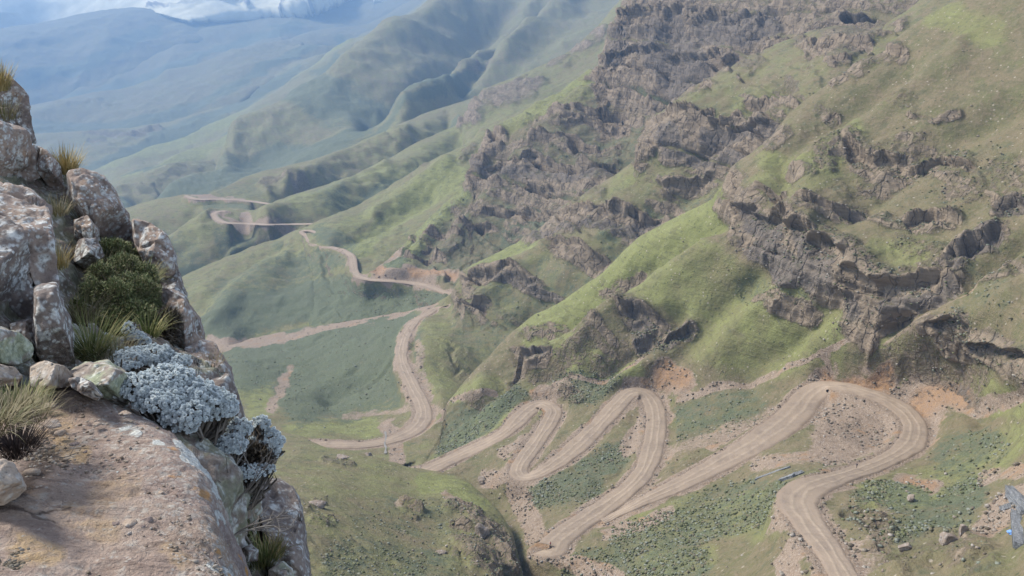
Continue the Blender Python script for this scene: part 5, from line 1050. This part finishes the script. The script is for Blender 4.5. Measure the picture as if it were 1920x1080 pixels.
def leafy_shrub(label, lobes, d, root, mat, leaf=.012, n=2600, twig_mat=M_HEATH, name="shrub", up=.4):
    base = np.array(at1(root[0], root[1], d + .1)); e = empty(name, base); props(e, label, "shrub")
    rg = np.random.default_rng(int(root[0] * 3 + root[1])); F = Buf(); S = Buf(); tot = sum(l[2] * l[3] for l in lobes)
    for (u, v, a, b, do) in lobes:
        c = np.array(at1(u, v, d + do)); A = px(a, d); Bz = px(b, d)
        for k in range(int(n * a * b / tot)):
            q = rg.normal(size=3); q /= np.linalg.norm(q); r = (.45 + .6 * rg.random() ** .5) * (1 + .18 * math.sin(q[0] * 7 + u) * math.cos(q[2] * 6))
            pos = c + q * np.array((A, A * .7, Bz)) * r; dr = q * .7 + rg.normal(0, .6, 3) + np.array((0, 0, up)); dr /= np.linalg.norm(dr)
            blade(F, pos, dr, leaf * (.7 + .9 * rg.random()), leaf * .22, .3, rg.random(), 2)
        for k in range(18):
            q = rg.normal(size=3); q /= np.linalg.norm(q); q[2] = abs(q[2]); tip = c + q * np.array((A, A * .7, Bz)) * .9
            tube(S, [base, (base + tip) / 2 + rg.normal(0, .04, 3), tip], [.008, .005, .002], rg.random(), 4)
    F.build("foliage", mat, None, base).parent = e; S.build("stem", twig_mat, None, base).parent = e
leafy_shrub("dense dark green shrub filling the gully in the middle of the left cliff", [(215, 568, 46, 38, 0), (255, 555, 44, 40, .1), (232, 600, 56, 32, -.1), (178, 560, 28, 34, .05), (280, 585, 28, 30, .1), (235, 505, 34, 28, .4), (190, 520, 26, 26, .3), (270, 520, 24, 26, .3), (165, 605, 20, 24, 0)], 6.7, (225, 630), M_LEAF, .016, 34000)
leafy_shrub("dark green bush on the rocks under the white-lichened slab", [(212, 468, 30, 18, 0), (240, 485, 24, 18, .05), (255, 510, 20, 20, 0)], 7.6, (230, 510), M_LEAF, .018, 7000)
leafy_shrub("bristly brown dry shrub at the right of the gully beside the reddish block", [(305, 625, 24, 26, 0), (318, 600, 18, 16, 0), (285, 650, 20, 14, 0)], 6.6, (300, 665), M_HEATH, .035, 2600, name="dry_shrub")
leafy_shrub("shaggy brown dead undergrowth hanging beneath the largest silver bush", [(395, 800, 26, 24, .1), (375, 830, 30, 28, .1), (410, 850, 26, 34, .1), (345, 790, 30, 14, .1)], 4.6, (400, 900), M_HEATH, .03, 5200, name="dry_shrub")
leafy_shrub("grey brushy dry shrub under the silver tips at the far right of the cliff", [(480, 855, 26, 18, 0), (455, 870, 22, 16, 0)], 4.7, (440, 915), M_HEATH, .03, 2400, name="dry_shrub")
leafy_shrub("small bright green plant growing at the left of the gully", [(145, 575, 10, 12, 0), (150, 590, 10, 7, 0)], 6.3, (148, 605), M_GREEN, .03, 260, name="small_plant")
leafy_shrub("tiny dark plants in the shaded cleft behind the ledge's edge", [(430, 960, 22, 30, .1), (450, 1000, 24, 24, .1)], 4.5, (440, 1040), M_LEAF, .02, 1400, name="small_plant")
def dead_branch(label, u, v, d, dirs, L, r, seed, depth=2):
    base = np.array(at1(u, v, d)); B = Buf(); rg = np.random.default_rng(seed)
    for dr in dirs:
        dr = np.array(dr, float); dr /= np.linalg.norm(dr); branch(B, base, dr, L, r, depth, rg, .28)
    o = B.build("dead_branch", M_BARK, None, base); o.location = base
    return props(o, label, "branch")
dead_branch("bleached bare branch fanning to the right in front of the rock pillar", 440, 1003, 4.0, [(1, .25, .45), (1, .1, .62), (1, .2, .30)], .16, .0045, 3, 3)
dead_branch("grey upright dead stem in the shaded cleft behind the bleached branch", 478, 1040, 4.55, [(.02, 0, 1)], .26, .008, 8, 1)
dead_branch("thin dark twigs below the leggy silver bush", 430, 960, 4.35, [(.7, .2, .9), (.2, .1, 1)], .2, .004, 12, 2)
dead_branch("small grey twig lying on the ledge by the dead grass", 118, 858, 3.50, [(-1, .1, .05), (.6, .2, .06)], .05, .002, 15, 1)

# ================================================================== THINGS ALONG THE ROAD
def ground(sh, u, v):
    S = SHEETS[sh]; k = ((S['U'] - u) ** 2 + (S['V'] - v) ** 2).argmin(); return Vector(S['P'].reshape(-1, 3)[k])
def road_point(u, v):
    best = None
    r = rays(u, v)
    for C, hw in ROAD_BITS:
        n = C / np.linalg.norm(C, axis=1, keepdims=True); a = np.linalg.norm(n - r, axis=1); i = a.argmin()
        if best is None or a[i] < best[0]: best = (a[i], C[i, 2])
    d = best[1] / r[2]; return Vector(r * d) + Vector((0, 0, .12))
def gabion_material():
    t = NT("gabion"); n = t.noise(2.2, 4, .6); v = t.voro(3.2); c = t.mix(t.ramp(v, .1, .55), (0.23, 0.24, 0.25), (0.125, 0.13, 0.135))
    c = t.mix(t.ramp(n, .5, .7), c, (0.30, 0.30, 0.30)); t.color(c); t.bump(v, -.7, .25); return t.m
M_GABION = gabion_material()
M_WIRE = NT("wire"); M_WIRE.color((0.22, 0.23, 0.24)); M_WIRE = M_WIRE.m
def gabion(label, a, b, w, h, sink=.25):
    a, b = Vector(a), Vector(b); d = b - a; L = d.length; x = d.normalized(); y = Vector((-x.y, x.x, 0)).normalized(); z = x.cross(y)
    if z.z < 0: z = -z
    e = empty("gabion", a); props(e, label, "gabion", "stone-filled wire baskets by the road")
    bm = bmesh.new(); bmesh.ops.create_cube(bm, size=1); bmesh.ops.subdivide_edges(bm, edges=bm.edges, cuts=7, use_grid_fill=True)
    for v in bm.verts:
        q = v.co.copy(); bul = 1 + .08 * (1 - (2 * q.x) ** 2)
        p = x * (q.x + .5) * L + y * q.y * w * bul + z * ((q.z + .5) * h * bul - sink)
        nn = float(fbm(np.array([a + p]), .9, 2)[0]); v.co = p + (y * q.y + z * q.z) * .22 * nn
    me = bpy.data.meshes.new("stone_fill"); bm.to_mesh(me); bm.free(); me.materials.append(M_GABION)
    o = bpy.data.objects.new("stone_fill", me); COL.objects.link(o); o.parent = e
    B = Buf()
    n = max(2, int(L / 1.0))
    for k in range(n + 1):
        c = x * (L * k / n); ring = [c + y * sy * w * .55 + z * (sz * h * 1.05 - sink) for sy, sz in ((-1, 0), (-1, 1), (1, 1), (1, 0))]
        tube(B, [np.array(q) for q in ring], [.03] * 4, .5, 4)
    for sy, sz in ((-1, 1), (1, 1), (0, 1)):
        tube(B, [np.array(y * sy * w * .55 + z * (sz * h * 1.06 - sink)), np.array(x * L + y * sy * w * .55 + z * (sz * h * 1.06 - sink))], [.03] * 2, .5, 4)
    B.build("wire_basket", M_WIRE, e, None)
MS = "mountain_spur"
gp = lambda u, v: ground(MS, u, v)
gabion("upper grey gabion at the right edge, running down from the bare earth", gp(1893, 921), gp(1935, 962), 1.5, 1.1)
gabion("second grey gabion at the right edge, tight below the upper one", gp(1893, 932), gp(1925, 968), 1.5, 1.0)
gabion("short stubby grey gabion jutting left beneath the upper two", gp(1883, 958), gp(1905, 951), 1.3, .9)
gabion("long grey gabion standing on end down the right edge of the picture", gp(1906, 968), gp(1913, 1032), 1.6, 1.2)
gabion("blue-grey gabion between the two legs of the big bend", gp(1462, 900), gp(1488, 893), 1.6, 1.0)
gabion("smaller flat gabion right of the blue-grey one inside the big bend", gp(1487, 892), gp(1505, 885), 1.3, .8)
gabion("low kerb of gabions along the outer edge of the road's upper leg", gp(1415, 895), gp(1480, 872), 1.0, .7)
def sheet_plastic(u, v):
    c = gp(u, v); bm = bmesh.new(); bmesh.ops.create_icosphere(bm, subdivisions=3, radius=.62); 
    for q in bm.verts:
        f = float(fbm(np.array([q.co]) * 1.0, .5, 3)[0]); q.co = q.co * (1 + .35 * f); q.co.z *= .7
    me = bpy.data.meshes.new("plastic_bag"); bm.to_mesh(me); bm.free(); t = NT("blue_plastic"); t.color((0.16, 0.30, 0.62)); t.b.inputs['Roughness'].default_value = .5; me.materials.append(t.m)
    o = bpy.data.objects.new("plastic_bag", me); o.location = c + Vector((0, 0, .3)); COL.objects.link(o); props(o, "crumpled blue plastic bag lying left of the long upright gabion", "bag")
sheet_plastic(1900, 1008)

# ---- boulders standing out on the slopes
def hill_rock(label, sh, u, v, w, h, seed, mat=None, cat="boulder"):
    c = ground(sh, u, v); d = c.length; a = px(w / 2, d); b = px(h / 2, d); rg = np.random.default_rng(seed)
    bm = bmesh.new(); bmesh.ops.create_icosphere(bm, subdivisions=4, radius=1); vv = np.array([q.co[:] for q in bm.verts])
    for k in range(8):
        n = rg.normal(size=3); n /= np.linalg.norm(n); e = vv @ n - (.42 + .3 * rg.random()); vv = vv - np.clip(e, 0, None)[:, None] * n * .95
    vv = vv * (1 + .22 * fbm(vv + seed, .8, 4)[:, None]); vv = vv * np.array([a, a * .9, b * 1.1])
    for q, y in zip(bm.verts, vv): q.co = y
    me = bpy.data.meshes.new("boulder"); bm.to_mesh(me); bm.free(); me.materials.append(mat or M_HILLROCK); me.polygons.foreach_set("use_smooth", np.ones(len(me.polygons), bool))
    o = bpy.data.objects.new("boulder", me); o.location = c + Vector((0, 0, b * .25)); COL.objects.link(o); props(o, label, cat, "boulders on the slopes")
M_HILLROCK = rock_material("hill_boulder", (0.200, 0.160, 0.128), (0.245, 0.198, 0.158), (0.160, 0.128, 0.105), lichen=.3, sc=9, dark=.6)
for i, (l, sh, u, v, w, h) in enumerate([
    ("big brown boulder on the shrubby slope at lower right, left of the bare earth patch", MS, 1788, 1035, 36, 30),
    ("round brown boulder touching the big one on the lower right slope", MS, 1818, 1026, 26, 22),
    ("dark overhanging rock on the lower right slope, left of the big brown boulder", MS, 1696, 1040, 26, 20),
    ("brown knob of rock high on the shrubby slope inside the lowest bend", MS, 1706, 938, 22, 16),
    ("grey rock beside the stony stream left of the second bend", MS, 903, 900, 18, 12),
    ("lower grey rock in the stony stream left of the second bend", MS, 905, 908, 14, 10),
    ("dark rock by the stream crossing left of the far road", "near_hillside", 693, 852, 16, 10),
    ("grey boulder on the near hillside above the blocky outcrop", "near_hillside", 825, 1038, 22, 12),
    ("pinkish rock low on the near hillside just right of the brown rock pillar", "near_hillside", 592, 950, 34, 16),
    ("pale rock high on the near hillside where the grass meets the skyline", "near_hillside", 640, 862, 34, 8),
    ("squared outcrop block at the right edge of the near hillside", "near_hillside", 905, 1005, 34, 40)]):
    hill_rock(l, sh, u, v, w, h, 300 + i)

# ---- two walkers
def walker(u, v, top, legs, label, face, hair=(0.03, 0.022, 0.018), seed=0):
    p = road_point(u, v); e = empty("person", p); e.rotation_euler = (0, 0, face); props(e, label, "person")
    def skin(name, vs, es, rad, col, parent=e):
        me = bpy.data.meshes.new(name); me.from_pydata(vs, es, []); o = bpy.data.objects.new(name, me); COL.objects.link(o)
        m = o.modifiers.new("s", 'SKIN'); m.use_smooth_shade = True
        for i, r in enumerate(rad): me.skin_vertices[0].data[i].radius = (r, r) if not isinstance(r, tuple) else r
        me.skin_vertices[0].data[0].use_root = True
        o.modifiers.new("d", 'SUBSURF').levels = 1; o.modifiers["d"].render_levels = 2
        t = NT(name + "_cloth"); t.color(col); me.materials.append(t.m); o.parent = parent; return o
    # pelvis, spine, neck, head, arms, legs: mid-stride
    vs = [(0, 0, .95), (0, .01, 1.15), (0, 0, 1.38), (0, 0, 1.50), (0, -.02, 1.60), (0, -.03, 1.72),
          (.19, 0, 1.40), (.24, .08, 1.12), (.23, -.03, .90), (-.19, 0, 1.40), (-.24, -.10, 1.14), (-.22, -.22, .95),
          (.10, 0, .90), (.11, -.14, .50), (.11, -.10, .08), (.11, -.24, .04), (-.10, 0, .90), (-.11, .10, .50), (-.11, .32, .12), (-.11, .22, .04)]
    es = [(0, 1), (1, 2), (2, 3), (3, 4), (4, 5), (2, 6), (6, 7), (7, 8), (2, 9), (9, 10), (10, 11), (0, 12), (12, 13), (13, 14), (14, 15), (0, 16), (16, 17), (17, 18), (18, 19)]
    skin("body", vs, es, [.13, .12, .14, .055, .095, .08, .06, .045, .035, .06, .045, .035, .085, .06, .04, .035, .085, .06, .04, .035], (0.30, 0.19, 0.14))
    skin("jacket", [vs[i] for i in (0, 1, 2, 6, 7, 8, 9, 10, 11)], [(0, 1), (1, 2), (2, 3), (3, 4), (4, 5), (2, 6), (6, 7), (7, 8)], [.165, .16, .17, .08, .065, .05, .08, .065, .05], top)
    skin("trousers", [vs[i] for i in (0, 12, 13, 14, 16, 17, 18)], [(0, 1), (1, 2), (2, 3), (0, 4), (4, 5), (5, 6)], [.15, .105, .08, .06, .105, .08, .06], legs)
    skin("hair", [(0, .01, 1.64), (0, .0, 1.74), (0, -.03, 1.79)], [(0, 1), (1, 2)], [.085, .095, .06], hair)
walker(1032, 1025, (0.42, 0.06, 0.09), (0.14, 0.11, 0.07), "walker in a red jacket and brown trousers on the lowest inner bend", .6)
walker(1606, 878, (0.05, 0.05, 0.07), (0.06, 0.05, 0.05), "walker in dark clothes on the road below the big bend", 1.9)

# ---- water crossing the road at the valley floor
def stream(path, w):
    q = smooth_path(path, 2.0); pts = np.array([ground("rocky_spur" if u < 800 else MS, u, v) for u, v in q])
    for _ in range(3): pts[1:-1] = (pts[:-2] + 2 * pts[1:-1] + pts[2:]) / 4
    T = np.gradient(pts, axis=0); T[:, 2] = 0; T /= np.linalg.norm(T, axis=1, keepdims=True) + 1e-9; S = np.stack([T[:, 1], -T[:, 0], 0 * T[:, 0]], -1)
    x = np.linspace(-1, 1, 5); ww = w * (1 + .5 * fbm(pts, 6, 2))
    V3 = pts[:, None] + S[:, None] * (x[None, :, None] * ww[:, None, None]); V3[..., 2] += .35
    t = NT("water"); t.color((0.20, 0.19, 0.175)); t.b.inputs['Roughness'].default_value = .8; n = t.noise(3, 3); t.bump(n, .4, .1)
    props(mesh_obj("stream", V3.reshape(-1, 3), grid_faces(len(pts), 5), t.m), kind='structure')
stream([(722, 812), (724, 822), (721, 830), (724, 840), (722, 850)], .55)
